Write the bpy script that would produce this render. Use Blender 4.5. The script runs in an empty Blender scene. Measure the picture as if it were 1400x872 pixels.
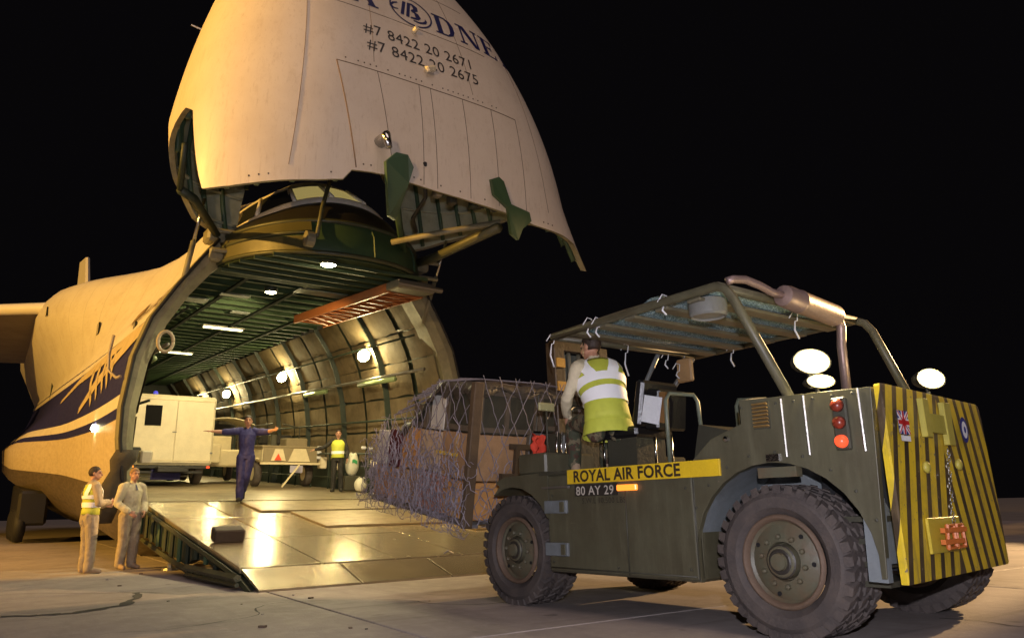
import bpy, bmesh, math, random
from math import sin, cos, pi, radians, atan2, sqrt
from mathutils import Vector, Matrix, noise
random.seed(7)
S = bpy.context.scene
COL = S.collection

# ------------------------------------------------------------------ camera
cam_d = bpy.data.cameras.new("camera")
cam_d.sensor_width = 36.0
cam_d.lens = 1020.0 / 1400.0 * 36.0
cam_d.clip_start = 0.05
cam_d.clip_end = 2000
cam = bpy.data.objects.new("camera", cam_d)
COL.objects.link(cam)
pitch, roll = radians(14.2), radians(1.3)
F = Vector((0, cos(pitch), sin(pitch))); R0 = Vector((1, 0, 0)); U0 = R0.cross(F)
CR = cos(roll) * R0 - sin(roll) * U0
CU = sin(roll) * R0 + cos(roll) * U0
cam.matrix_world = Matrix(((CR.x, CU.x, -F.x, 0), (CR.y, CU.y, -F.y, 0), (CR.z, CU.z, -F.z, 0.9), (0, 0, 0, 1)))
S.camera = cam

# ------------------------------------------------------------------ night sky
w = bpy.data.worlds.new("World"); S.world = w; w.use_nodes = True
bg = w.node_tree.nodes["Background"]
bg.inputs[0].default_value = (0.42, 0.36, 0.44, 1)
bg.inputs[1].default_value = 0.0052
S.view_settings.view_transform = 'Standard'
S.view_settings.look = 'None'
S.view_settings.exposure = 0.0
S.view_settings.gamma = 1.0

# frames of the two big machines (origin, lateral axis, long axis)
def frame(o, az, p=0.0):
    a, q = radians(az), radians(p)
    Y = Vector((sin(a) * cos(q), cos(a) * cos(q), sin(q))); X = Vector((cos(a), -sin(a), 0)); Z = X.cross(Y)
    return Matrix(((X.x, Y.x, Z.x, o[0]), (X.y, Y.y, Z.y, o[1]), (X.z, Y.z, Z.z, o[2]), (0, 0, 0, 1)))
MPL = frame((-4.5919, 16.6354, 1.155), -35.0, 4.0)     # cargo plane: x across, y aft, z up from the hold floor
MFK = frame((0.0215, 7.5132, 0.0), -39.0)              # forklift: x to its far side, y forward

# ------------------------------------------------------------------ lamps
def lamp(name, kind, pos, power, color, target=None, size=0.1, cone=None, blend=0.1, parent=None):
    d = bpy.data.lights.new(name, kind); d.energy = power; d.color = color
    if kind == 'AREA': d.size = size
    else: d.shadow_soft_size = size
    if kind == 'SPOT':
        d.spot_size = radians(cone); d.spot_blend = blend
    o = bpy.data.objects.new(name, d); COL.objects.link(o)
    o.location = pos
    if target is not None:
        o.rotation_euler = (Vector(target) - Vector(pos)).to_track_quat('-Z', 'Y').to_euler()
    if parent: o.parent = parent
    return o
def PW(x, y, z): return MPL @ Vector((x, y, z))
SOD = (1.0, 0.53, 0.09)
# apron floodlight mast off to the left: lights the plane's left side
lamp('apron_flood_and_fill', 'SPOT', PW(-36, 0, 14), 85000, SOD, PW(-3.7, 22, 14.5), 0.25, 92, 0.06)
lamp('apron_flood_and_fill', 'SPOT', PW(-45, 40, 15), 90000, SOD, PW(0, 68, 17), 0.3, 40, 0.2)  # added lamp that brightens the dim tail fin
# apron floodlight right of the plane: lights the concrete and the ramp
lamp('apron_flood_and_fill', 'SPOT', PW(32, -9, 9), 75000, (1.0, 0.62, 0.27), PW(-8, -7.6, -1.7), 0.3, 20, 0.12)
# terminal floodlight behind the photographer: lights the raised nose and the hold
lamp('terminal_floodlight', 'SPOT', (-11, -25, 8), 11500, (1.0, 0.60, 0.27), PW(-0.5, -3, 8.5), 0.3, 30, 0.35)
# the photographer's flash
lamp('camera_flash', 'POINT', (0.12, -0.05, 1.30), 1080, (0.92, 0.89, 1.0), size=0.03)

# added weak sun, a fill that lifts the ground and level tops
_sd = bpy.data.lights.new('ground_fill_sun', 'SUN'); _sd.energy = 0.62; _sd.angle = radians(40); _sd.color = (1.0, 0.77, 0.71)
_so = bpy.data.objects.new('ground_fill_sun', _sd); COL.objects.link(_so); _so.rotation_euler = (radians(28), radians(14), 0)
# ------------------------------------------------------------------ materials
MATS = {}
def newmat(name):
    m = bpy.data.materials.new(name); m.use_nodes = True
    nt = m.node_tree; b = nt.nodes["Principled BSDF"]
    return m, nt, b
def N(nt, t, **kw):
    n = nt.nodes.new(t)
    for k, v in kw.items(): setattr(n, k, v)
    return n
def L(nt, a, b): nt.links.new(a, b)
def math_(nt, op, a, b=None, c=None):
    n = N(nt, 'ShaderNodeMath', operation=op)
    for i, v in enumerate((a, b, c)):
        if v is None: continue
        if isinstance(v, (int, float)): n.inputs[i].default_value = v
        else: L(nt, v, n.inputs[i])
    return n.outputs[0]
def mix(nt, f, a, b):
    n = N(nt, 'ShaderNodeMix', data_type='RGBA')
    if isinstance(f, (int, float)): n.inputs[0].default_value = f
    else: L(nt, f, n.inputs[0])
    for i, v in ((6, a), (7, b)):
        if isinstance(v, tuple): n.inputs[i].default_value = (*v, 1) if len(v) == 3 else v
        else: L(nt, v, n.inputs[i])
    return n.outputs[2]
def noise_(nt, scale, detail=4, rough=0.6, vec=None, mapscale=None):
    n = N(nt, 'ShaderNodeTexNoise'); n.inputs['Scale'].default_value = scale
    n.inputs['Detail'].default_value = detail; n.inputs['Roughness'].default_value = rough
    if vec is None: vec = N(nt, 'ShaderNodeTexCoord').outputs['Object']
    if mapscale:
        mp = N(nt, 'ShaderNodeMapping'); mp.inputs['Scale'].default_value = mapscale; L(nt, vec, mp.inputs[0]); vec = mp.outputs[0]
    L(nt, vec, n.inputs['Vector'])
    return n.outputs['Fac']
def ramp01(nt, v, a, b):
    n = N(nt, 'ShaderNodeMapRange'); n.inputs['From Min'].default_value = a; n.inputs['From Max'].default_value = b
    L(nt, v, n.inputs['Value']); return n.outputs['Result']
def mat(name, col, rough=0.5, metal=0.0, dirt=0.35, dirtcol=None, dscale=2.5, bump=0.15, bscale=30, spec=0.5, emis=None, estr=0.0, coat=0.0, fine=0.1):
    if name in MATS: return MATS[name]
    m, nt, b = newmat(name)
    if dirtcol is None: dirtcol = tuple(c * 0.45 for c in col)
    n1 = noise_(nt, dscale, 6, 0.68); f1 = ramp01(nt, n1, 0.42, 0.72)
    f1 = math_(nt, 'MULTIPLY', f1, dirt)
    c = mix(nt, f1, col, dirtcol)
    if fine:
        n2 = noise_(nt, bscale * 1.7, 3, 0.6); f2 = math_(nt, 'MULTIPLY', ramp01(nt, n2, 0.45, 0.75), fine * 2)
        c = mix(nt, f2, c, tuple(min(1, x * 0.6) for x in col))
    L(nt, c, b.inputs['Base Color'])
    r = math_(nt, 'MULTIPLY_ADD', n1, 0.3, rough - 0.15); L(nt, r, b.inputs['Roughness'])
    b.inputs['Metallic'].default_value = metal
    b.inputs['Specular IOR Level'].default_value = spec
    b.inputs['Coat Weight'].default_value = coat
    if bump:
        bp = N(nt, 'ShaderNodeBump'); bp.inputs['Strength'].default_value = bump; bp.inputs['Distance'].default_value = 0.02
        L(nt, noise_(nt, bscale, 4, 0.6), bp.inputs['Height']); L(nt, bp.outputs[0], b.inputs['Normal'])
    if emis:
        b.inputs['Emission Color'].default_value = (*emis, 1); b.inputs['Emission Strength'].default_value = estr
    MATS[name] = m
    return m
def paint_mat(name, col, patch, chip, rough=.42):
    m, nt, b = newmat(name)
    tc = N(nt, 'ShaderNodeTexCoord').outputs['Object']
    n1 = noise_(nt, 1.7, 6, .7, tc); n2 = noise_(nt, 6, 6, .75, tc, (1.6, 1.6, .22)); n3 = noise_(nt, 46, 3, .7, tc); n4 = noise_(nt, 3.2, 3, .6, tc); n5 = noise_(nt, 12, 2, .9, tc, (1, .15, 3))
    c = mix(nt, math_(nt, 'MULTIPLY', ramp01(nt, n1, .40, .68), .8), col, patch)
    c = mix(nt, math_(nt, 'MULTIPLY', ramp01(nt, n2, .52, .74), .55), c, tuple(x * 1.55 for x in col))
    c = mix(nt, math_(nt, 'MULTIPLY', ramp01(nt, n2, .50, .30), .35), c, tuple(x * .5 for x in col))
    chips = math_(nt, 'MULTIPLY', ramp01(nt, n3, .66, .69), ramp01(nt, n4, .50, .60))
    c = mix(nt, chips, c, chip)
    scr = math_(nt, 'MULTIPLY', ramp01(nt, n5, .70, .72), ramp01(nt, n1, .5, .6))
    c = mix(nt, math_(nt, 'MULTIPLY', scr, .6), c, tuple(x * 2.0 for x in col))
    L(nt, c, b.inputs['Base Color']); L(nt, math_(nt, 'MULTIPLY_ADD', n2, .45, rough - .2), b.inputs['Roughness'])
    bp = N(nt, 'ShaderNodeBump'); bp.inputs['Strength'].default_value = .25; bp.inputs['Distance'].default_value = .012
    L(nt, math_(nt, 'ADD', n4, math_(nt, 'MULTIPLY', n3, .15)), bp.inputs['Height']); L(nt, bp.outputs[0], b.inputs['Normal'])
    MATS[name] = m; return m
olive = paint_mat('olive_paint', (0.092, 0.086, 0.052), (0.062, 0.052, 0.030), (0.15, 0.12, 0.09))
olive_dk = mat('dark_olive_paint', (0.055, 0.052, 0.035), 0.5)
olive_worn = mat('worn_olive_paint', (0.10, 0.095, 0.06), 0.5, dirt=0.7, dirtcol=(0.13, 0.07, 0.035), dscale=6)
greyblue = mat('wheel_arch_grey', (0.17, 0.19, 0.20), 0.6, dirt=0.6, dirtcol=(0.07, 0.07, 0.06))
yellow = mat('warning_yellow', (0.75, 0.50, 0.02), 0.45, dirt=0.25)
black = mat('black_paint', (0.012, 0.012, 0.013), 0.5, fine=0)
window_black = mat('dark_window', (0.004, 0.004, 0.005), 0.6, fine=0, dirt=0, bump=0, spec=.08)
rubber = mat('tyre_rubber', (0.058, 0.047, 0.043), 0.75, dirt=0.8, dirtcol=(0.11, 0.085, 0.07), dscale=5, bump=0.3, bscale=40)
black_rubber = mat('dark_rubber', (0.012, 0.012, 0.014), 0.7)
rust = mat('rusty_rim', (0.13, 0.082, 0.052), 0.7, dirt=0.6, dirtcol=(0.07, 0.05, 0.035), dscale=9)
steel = mat('dull_steel', (0.28, 0.27, 0.25), 0.4, metal=0.8)
chrome = mat('bright_steel', (0.6, 0.6, 0.58), 0.2, metal=1.0, dirt=0.1)
white_cord = mat('white_cord', (0.75, 0.76, 0.8), 0.7, bump=0)
seat_vinyl = mat('black_vinyl', (0.012, 0.011, 0.011), 0.35)
paper = mat('white_paper', (0.75, 0.77, 0.8), 0.8, dirt=0.15)
brownbox = mat('brown_plastic', (0.20, 0.10, 0.03), 0.5)
aircraft_green = mat('aircraft_green_primer', (0.05, 0.10, 0.055), 0.5, dirt=0.5, dirtcol=(0.05, 0.055, 0.03), dscale=1.5)
dark_green = mat('dark_green_beam', (0.020, 0.032, 0.022), 0.55)
liner_green = mat('pale_green_liner', (0.42, 0.43, 0.30), 0.6, dirt=0.6, dirtcol=(0.20, 0.21, 0.13), dscale=3)
quilt = mat('quilted_insulation', (0.175, 0.135, 0.080), 0.8, dirt=0.65, dirtcol=(0.06, 0.045, 0.025), dscale=2.2, bump=0.35, bscale=5, spec=0.25)
frame_grey = mat('opening_frame_paint', (0.24, 0.22, 0.14), 0.55, dirt=0.7, dirtcol=(0.09, 0.085, 0.055), dscale=3)
white_ac = mat('aircraft_white', (0.74, 0.70, 0.62), 0.32, dirt=0.2, dirtcol=(0.45, 0.38, 0.28), dscale=0.9, bump=0.02, bscale=4, fine=0.03)
cream = mat('cream_paint', (0.72, 0.64, 0.46), 0.45, dirt=0.25)
orange_red = mat('orange_paint', (0.33, 0.10, 0.025), 0.5)
glass = mat('cockpit_glass', (0.02, 0.022, 0.02), 0.08, dirt=0, bump=0)
cockpit_glow = mat('cockpit_lit_glass', (0.05, 0.05, 0.02), 0.2, dirt=0, bump=0, emis=(0.8, 0.62, 0.2), estr=0.35)
lit_warm = mat('lamp_lens', (0.9, 0.85, 0.6), 0.3, dirt=0, bump=0, emis=(1.0, 0.86, 0.5), estr=45)
lit_rim = mat('lamp_reflector_glow', (0.9, 0.7, 0.3), 0.3, dirt=0, bump=0, emis=(1.0, 0.50, 0.09), estr=.55)
lit_mid = mat('lamp_reflector_hot', (0.9, 0.8, 0.4), 0.3, dirt=0, bump=0, emis=(1.0, 0.76, 0.28), estr=1.0)
lit_hold = mat('hold_lamp_lens', (0.9, 0.85, 0.6), 0.3, dirt=0, bump=0, emis=(1.0, 0.88, 0.50), estr=110)
lit_tube = mat('hold_tube_lens', (0.9, 0.85, 0.6), 0.3, dirt=0, bump=0, emis=(0.95, 0.88, 0.42), estr=6)
lit_orange = mat('orange_marker_lens', (0.8, 0.2, 0.02), 0.3, dirt=0, bump=0, emis=(1.0, 0.28, 0.03), estr=1.6)
lit_red = mat('red_tail_lens', (0.7, 0.04, 0.02), 0.3, dirt=0, bump=0, emis=(1.0, 0.10, 0.03), estr=1.2)
red_lens = mat('unlit_red_lens', (0.22, 0.03, 0.015), 0.25, dirt=0.1, bump=0)
skin = mat('skin', (0.48, 0.25, 0.16), 0.5, dirt=0.2, dirtcol=(0.35, 0.15, 0.10), dscale=12, bump=0.05)
hairm = mat('dark_brown_hair', (0.035, 0.02, 0.012), 0.6, bump=0.5, bscale=60)
hair_fair = mat('fair_hair', (0.30, 0.17, 0.07), 0.6, bump=0.5, bscale=60)
vestm = mat('fluorescent_vest', (0.56, 0.60, 0.07), 0.7, dirt=0.15, dscale=8, bump=0.35, bscale=9)
reflm = mat('reflective_tape', (1.0, 1.0, 1.0), 0.55, metal=0.0, dirt=0, bump=0.0, fine=0, spec=1.0)
cloth_sand = mat('sand_cloth', (0.40, 0.32, 0.22), 0.85, dirt=0.5, dscale=9, bump=0.6, bscale=8)
cloth_pale = mat('pale_khaki_cloth', (0.62, 0.55, 0.38), 0.85, dirt=0.4, dscale=9, bump=0.6, bscale=8)
cloth_blue = mat('blue_overalls', (0.035, 0.032, 0.14), 0.8, dirt=0.4, dscale=9, bump=0.6, bscale=8)
cloth_dark = mat('dark_cloth', (0.02, 0.018, 0.016), 0.85, bump=0.5, bscale=8)
boot_sand = mat('sand_boots', (0.38, 0.27, 0.17), 0.8)
def camo_mat():
    m, nt, b = newmat('camouflage_cloth')
    n1 = ramp01(nt, noise_(nt, 9, 2), 0.50, 0.52); n2 = ramp01(nt, noise_(nt, 13, 2), 0.55, 0.57)
    c = mix(nt, n1, (0.16, 0.13, 0.075), (0.05, 0.055, 0.03)); c = mix(nt, n2, c, (0.07, 0.035, 0.02))
    L(nt, c, b.inputs['Base Color']); b.inputs['Roughness'].default_value = 0.85
    return m
camo = camo_mat()

# ------------------------------------------------------------------ mesh helpers
class MB:
    def __init__(s): s.v = []; s.f = []; s.m = []; s.cur = 0
    def add(s, vs, fs, M=None):
        o = len(s.v)
        s.v += [tuple(M @ Vector(p)) if M is not None else tuple(p) for p in vs]
        s.f += [tuple(i + o for i in f) for f in fs]; s.m += [s.cur] * len(fs)
        return s
    def box(s, c, d, M=None, rot=None, bev=0.0):
        x, y, z = d[0] / 2, d[1] / 2, d[2] / 2
        T = Matrix.Translation(Vector(c))
        if rot: T = T @ Matrix.Rotation(rot[2], 4, 'Z') @ Matrix.Rotation(rot[1], 4, 'Y') @ Matrix.Rotation(rot[0], 4, 'X')
        if M is not None: T = M @ T
        if bev:
            b = min(bev, x * .49, y * .49, z * .49); bm = bmesh.new(); bmesh.ops.create_cube(bm, size=1)
            for v in bm.verts: v.co = Vector((v.co.x * 2 * x, v.co.y * 2 * y, v.co.z * 2 * z))
            bmesh.ops.bevel(bm, geom=bm.edges[:], offset=b, segments=1, affect='EDGES')
            bm.verts.index_update()
            s.add([v.co[:] for v in bm.verts], [[v.index for v in f.verts] for f in bm.faces], T); bm.free(); return s
        vs = [(-x, -y, -z), (x, -y, -z), (x, y, -z), (-x, y, -z), (-x, -y, z), (x, -y, z), (x, y, z), (-x, y, z)]
        return s.add(vs, [(0, 3, 2, 1), (4, 5, 6, 7), (0, 1, 5, 4), (1, 2, 6, 5), (2, 3, 7, 6), (3, 0, 4, 7)], T)
    def rings(s, rs, close=True, cap=True):
        o = len(s.v); n = len(rs[0])
        for r in rs: s.v += [tuple(p) for p in r]
        for i in range(len(rs) - 1):
            for j in range(n if close else n - 1):
                k = (j + 1) % n
                s.f.append((o + i * n + j, o + i * n + k, o + (i + 1) * n + k, o + (i + 1) * n + j)); s.m.append(s.cur)
        if cap:
            s.f.append(tuple(o + j for j in reversed(range(n)))); s.m.append(s.cur)
            s.f.append(tuple(o + (len(rs) - 1) * n + j for j in range(n))); s.m.append(s.cur)
        return s
    def tube(s, pts, r, n=8, cap=True):
        pts = [Vector(p) for p in pts]; rr = r if isinstance(r, (list, tuple)) else [r] * len(pts)
        rs = []; up = None
        for i, p in enumerate(pts):
            t = (pts[min(i + 1, len(pts) - 1)] - pts[max(i - 1, 0)])
            if t.length < 1e-9: t = Vector((0, 0, 1))
            t.normalize()
            if up is None:
                up = Vector((0, 0, 1)) if abs(t.z) < 0.9 else Vector((0, 1, 0))
            a = t.cross(up)
            if a.length < 1e-6: a = t.cross(Vector((1, 0.3, 0)))
            a.normalize(); b = a.cross(t).normalized(); up = b
            rs.append([p + (a * cos(2 * pi * k / n) + b * sin(2 * pi * k / n)) * rr[i] for k in range(n)])
        return s.rings(rs, True, cap)
    def lathe(s, prof, n=32, axis='x', c=(0, 0, 0), cap=True):
        rs = []
        for (r, a) in prof:
            ring = []
            for k in range(n):
                t = 2 * pi * k / n
                p = {'x': (a, r * cos(t), r * sin(t)), 'y': (r * sin(t), a, r * cos(t)), 'z': (r * cos(t), r * sin(t), a)}[axis]
                ring.append(Vector(p) + Vector(c))
            rs.append(ring)
        return s.rings(rs, True, cap)
    def prism(s, poly, a, b, axis='x'):
        """polygon in the other two axes extruded from a to b; may be concave"""
        def P(u, v, w): return {'x': (w, u, v), 'y': (u, w, v), 'z': (u, v, w)}[axis]
        from mathutils.geometry import tessellate_polygon
        n = len(poly); o = len(s.v)
        s.v += [P(u, v, a) for u, v in poly] + [P(u, v, b) for u, v in poly]
        for t in tessellate_polygon([[Vector((u, v, 0)) for u, v in poly]]):
            s.f.append((o + t[0], o + t[1], o + t[2])); s.m.append(s.cur)
            s.f.append((o + n + t[2], o + n + t[1], o + n + t[0])); s.m.append(s.cur)
        for i in range(n):
            j = (i + 1) % n; s.f.append((o + i, o + j, o + n + j, o + n + i)); s.m.append(s.cur)
        return s
    def build(s, name, mt, parent=None, smooth=False, M=None, bevel=0, auto=None):
        me = bpy.data.meshes.new(name); me.from_pydata(s.v, [], s.f); me.update()
        bm = bmesh.new(); bm.from_mesh(me); bmesh.ops.recalc_face_normals(bm, faces=bm.faces); bm.to_mesh(me); bm.free()
        for x in (mt if isinstance(mt, (list, tuple)) else [mt]): me.materials.append(x)
        me.polygons.foreach_set('material_index', s.m)
        o = bpy.data.objects.new(name, me); COL.objects.link(o)
        if M is not None: o.matrix_world = M
        if parent: o.parent = parent
        if bevel:
            bv = o.modifiers.new('bevel', 'BEVEL'); bv.width = bevel; bv.segments = 2; bv.limit_method = 'ANGLE'; bv.angle_limit = radians(40)
        if smooth: shade(o, auto)
        return o
def shade(o, auto=None):
    me = o.data
    if auto is None: me.polygons.foreach_set('use_smooth', [True] * len(me.polygons))
    else:
        bm = bmesh.new(); bm.from_mesh(me)
        for e in bm.edges:
            if len(e.link_faces) == 2 and e.calc_face_angle(0) > radians(auto): e.smooth = False
        for f in bm.faces: f.smooth = True
        bm.to_mesh(me); bm.free()
def tag(o, label=None, cat=None, group=None, kind=None):
    if label: o['label'] = label
    if cat: o['category'] = cat
    if group: o['group'] = group
    if kind: o['kind'] = kind
    return o
def empty(name, M, parent=None):
    o = bpy.data.objects.new(name, None); COL.objects.link(o); o.matrix_world = M; o.empty_display_size = 0.2
    if parent: o.parent = parent
    return o
def dup(o, parent=None, M=None):
    c = o.copy(); COL.objects.link(c); c.parent = parent
    if M is not None: c.matrix_local = M
    for ch in list(o.children): dup(ch, c)
    return c
def text2d(body, size=1.0, align='CENTER', bold=0.0, shear=0.0, sx=1.0):
    cu = bpy.data.curves.new('lettering', 'FONT'); cu.body = body; cu.size = size; cu.align_x = align; cu.align_y = 'BOTTOM_BASELINE'
    cu.offset = bold; cu.shear = shear; cu.resolution_u = 3; cu.space_character = 1.05
    o = bpy.data.objects.new('lettering', cu); COL.objects.link(o)
    bpy.context.view_layer.update()
    me = bpy.data.meshes.new_from_object(o.evaluated_get(bpy.context.evaluated_depsgraph_get()))
    vs = [(v.co.x * sx, v.co.y) for v in me.vertices]; fs = [tuple(p.vertices) for p in me.polygons]
    bpy.data.objects.remove(o); bpy.data.curves.remove(cu); bpy.data.meshes.remove(me)
    return vs, fs
def arc(c, r, a0, a1, n):
    return [(c[0] + r * cos(radians(a0 + (a1 - a0) * i / n)), c[1] + r * sin(radians(a0 + (a1 - a0) * i / n))) for i in range(n + 1)]
# ------------------------------------------------------------------ apron
def concrete(name, col, slab=True):
    m, nt, b = newmat(name)
    tc = N(nt, 'ShaderNodeTexCoord').outputs['Object']
    n1 = noise_(nt, 0.55, 7, 0.7, tc); n2 = noise_(nt, 5, 6, 0.7, tc); n3 = noise_(nt, 45, 3, 0.7, tc)
    n4 = noise_(nt, 1.1, 5, 0.7, tc, (0.25, 1.6, 1))
    info = N(nt, 'ShaderNodeObjectInfo').outputs['Random']
    v = math_(nt, 'MULTIPLY_ADD', info, 0.25, 0.87)
    c = mix(nt, ramp01(nt, n1, 0.35, 0.7), col, tuple(x * 0.62 for x in col))
    c = mix(nt, math_(nt, 'MULTIPLY', ramp01(nt, n4, 0.5, 0.72), 0.55), c, tuple(x * 0.45 for x in col))
    c = mix(nt, math_(nt, 'MULTIPLY', ramp01(nt, n2, 0.52, 0.75), 0.4), c, tuple(x * 1.25 for x in col))
    c = mix(nt, math_(nt, 'MULTIPLY', ramp01(nt, n3, 0.6, 0.8), 0.35), c, tuple(x * 0.5 for x in col))
    n6 = noise_(nt, .9, 4, .75, tc, (2.2, .12, 1)); n7 = noise_(nt, 2.3, 2, .6, tc)
    c = mix(nt, math_(nt, 'MULTIPLY', ramp01(nt, n6, .55, .68), .5), c, tuple(x * 0.4 for x in col))
    c = mix(nt, math_(nt, 'MULTIPLY', ramp01(nt, n7, .68, .72), .65), c, tuple(x * 0.3 for x in col))
    hs = N(nt, 'ShaderNodeHueSaturation'); L(nt, v, hs.inputs['Value']); L(nt, c, hs.inputs['Color'])
    L(nt, hs.outputs[0], b.inputs['Base Color'])
    L(nt, math_(nt, 'MULTIPLY_ADD', n2, -0.35, 0.85), b.inputs['Roughness'])
    bp = N(nt, 'ShaderNodeBump'); bp.inputs['Strength'].default_value = 0.35; bp.inputs['Distance'].default_value = 0.01
    L(nt, math_(nt, 'ADD', n3, n2), bp.inputs['Height']); L(nt, bp.outputs[0], b.inputs['Normal'])
    return m
conc = concrete('apron_concrete', (0.38, 0.325, 0.30))
joint = mat('dark_ground_grey', (0.035, 0.03, 0.028), 0.8)
g = MB(); g.add([(-600, -600, -0.02), (600, -600, -0.02), (600, 600, -0.02), (-600, 600, -0.02)], [(0, 1, 2, 3)])
ground = tag(g.build('ground', concrete('far_concrete', (0.30, 0.26, 0.23))), kind='structure')
# slabs near the camera laid out along the apron's joints
ga = atan2(7.2258 - 8.9847, -1.5902 + 2.7338)
MG = Matrix.Translation((-2.7338, 8.9847, 0)) @ Matrix.Rotation(ga, 4, 'Z')
sl = 6.0
slab = MB(); slab.box((0, 0, -0.02), (sl - 0.03, sl - 0.03, 0.04), bev=0.006)
slab_o = None
for i in range(-4, 5):
    for j in range(-3, 5):
        T = MG @ Matrix.Translation((i * sl + 1.0, (j + 0.5) * sl, 0.0))
        if slab_o is None:
            slab_o = slab.build('concrete_slab', conc, ground); slab_o.matrix_local = T
        else: dup(slab_o, ground, T)
def strip(name, pts, wd, z, m, jit=0.0, parent=None):
    b = MB(); pts = [Vector((p[0], p[1], z)) for p in pts]; a = []; c = []
    for i, p in enumerate(pts):
        t = (pts[min(i + 1, len(pts) - 1)] - pts[max(i - 1, 0)]).normalized(); n = Vector((-t.y, t.x, 0))
        k = wd * (1 + random.uniform(-jit, jit)) / 2
        a.append(p + n * k); c.append(p - n * k)
    b.rings([a, c], False, False); return b.build(name, m, parent)
pts = []
A = [(-5.6, 7.3), (-4.95, 7.58), (-4.6, 7.62), (-4.34, 7.73), (-4.15, 8.3), (-4.35, 9.0), (-4.69, 9.70)]
for i in range(len(A) - 1):
    for k in range(6):
        t = k / 6; pts.append((A[i][0] * (1 - t) + A[i + 1][0] * t + random.uniform(-.02, .02), A[i][1] * (1 - t) + A[i + 1][1] * t + random.uniform(-.02, .02)))
strip('dark_streak', pts, 0.10, 0.006, joint, 0.5, ground)  # dark uneven strip lying on the slabs

# hairline cracks and a few dropped scraps on the concrete
for (x, y, a, n) in ((-3.2, 6.4, .3, 22), (1.0, 4.6, 2.4, 16), (3.6, 4.1, .8, 18), (-1.5, 8.3, -.4, 14), (-6.5, 9.5, 1.1, 20)):
    pts = [(x, y)]
    for k in range(n):
        a += random.uniform(-.5, .5); x += .13 * cos(a); y += .13 * sin(a); pts.append((x, y))
    strip('concrete_crack', pts, .014, .004, joint, .6, ground)
for k in range(40):
    x, y = random.uniform(-7, 4), random.uniform(4.2, 13)
    pb = MB(); r = random.uniform(.008, .03); pb.box((x, y, r * .3), (r * 2, r * 1.4, r * .6), rot=(0, 0, random.uniform(0, 3))); pb.build('debris_scrap', random.choice([joint, conc, rust]), ground)
# ------------------------------------------------------------------ cargo plane
plane = tag(empty('cargo_plane', MPL), 'huge white cargo plane with its nose raised open, blue side stripe and lit hold', 'plane')
# half sections: (x, z), bottom centre to top centre
SEC = [(0, -1.75), (1.2, -1.72), (2.4, -1.5), (3.15, -1.0), (3.58, -0.15), (3.72, 1.1), (3.76, 1.8), (3.66, 2.8), (3.42, 3.6), (3.02, 4.3), (2.6, 4.95), (2.3, 5.4), (2.1, 5.9), (1.9, 6.45), (1.6, 6.85), (1.05, 7.15), (0, 7.3)]
def smooth01(t): t = min(max(t, 0), 1); return t * t * (3 - 2 * t)
def section(y):
    out = []
    k = smooth01((y - 6) / 22)          # wing box fairing swells the shoulders
    g_ = smooth01((y - 12) / 14) * (1 - smooth01((y - 48) / 16))  # main gear fairing
    fr = smooth01(y / 3.6)
    ta = smooth01((y - 50) / 30)
    for x, z in SEC:
        if z < 0.35: z = z * (0.15 + 0.85 * fr) if z < 0 else z; 
        if z > 3.9:
            s_ = smooth01((z - 3.9) / 1.9)
            x2 = x + (2.5 * k * (1 - ta)) * s_ * (1 if x > .2 else 0); z2 = z + 1.75 * k * (1 - ta) * s_
            x, z = x2, z2
        if 0 < x and z < 2.6:
            x = x + 1.25 * g_ * smooth01((2.4 - z) / 1.2) * smooth01((z + 1.2) / 1.0); z = z - 0.5 * g_ * smooth01((0.2 - z))
        x = x * (1 - 0.75 * ta); z = z * (1 - 0.45 * ta) + 3.2 * ta
        out.append((x, z))
    return out
def full(sec): return [(-x, z) for x, z in sec] + [(x, z) for x, z in reversed(sec[1:-1])]
ys = [0, .35, .7, 1.5, 2.5, 4, 6, 8, 10, 12, 14, 16, 18, 20, 22, 24, 26, 28, 31, 35, 40, 45, 50, 55, 60, 66, 72]
fus = MB(); fus.rings([[(x, (y + 2.0 * smooth01((z - 5.2) / .9) * (1 - y / 8)) if y < 8 else y, z) for x, z in full(section(y))] for y in ys], True, False)
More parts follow.
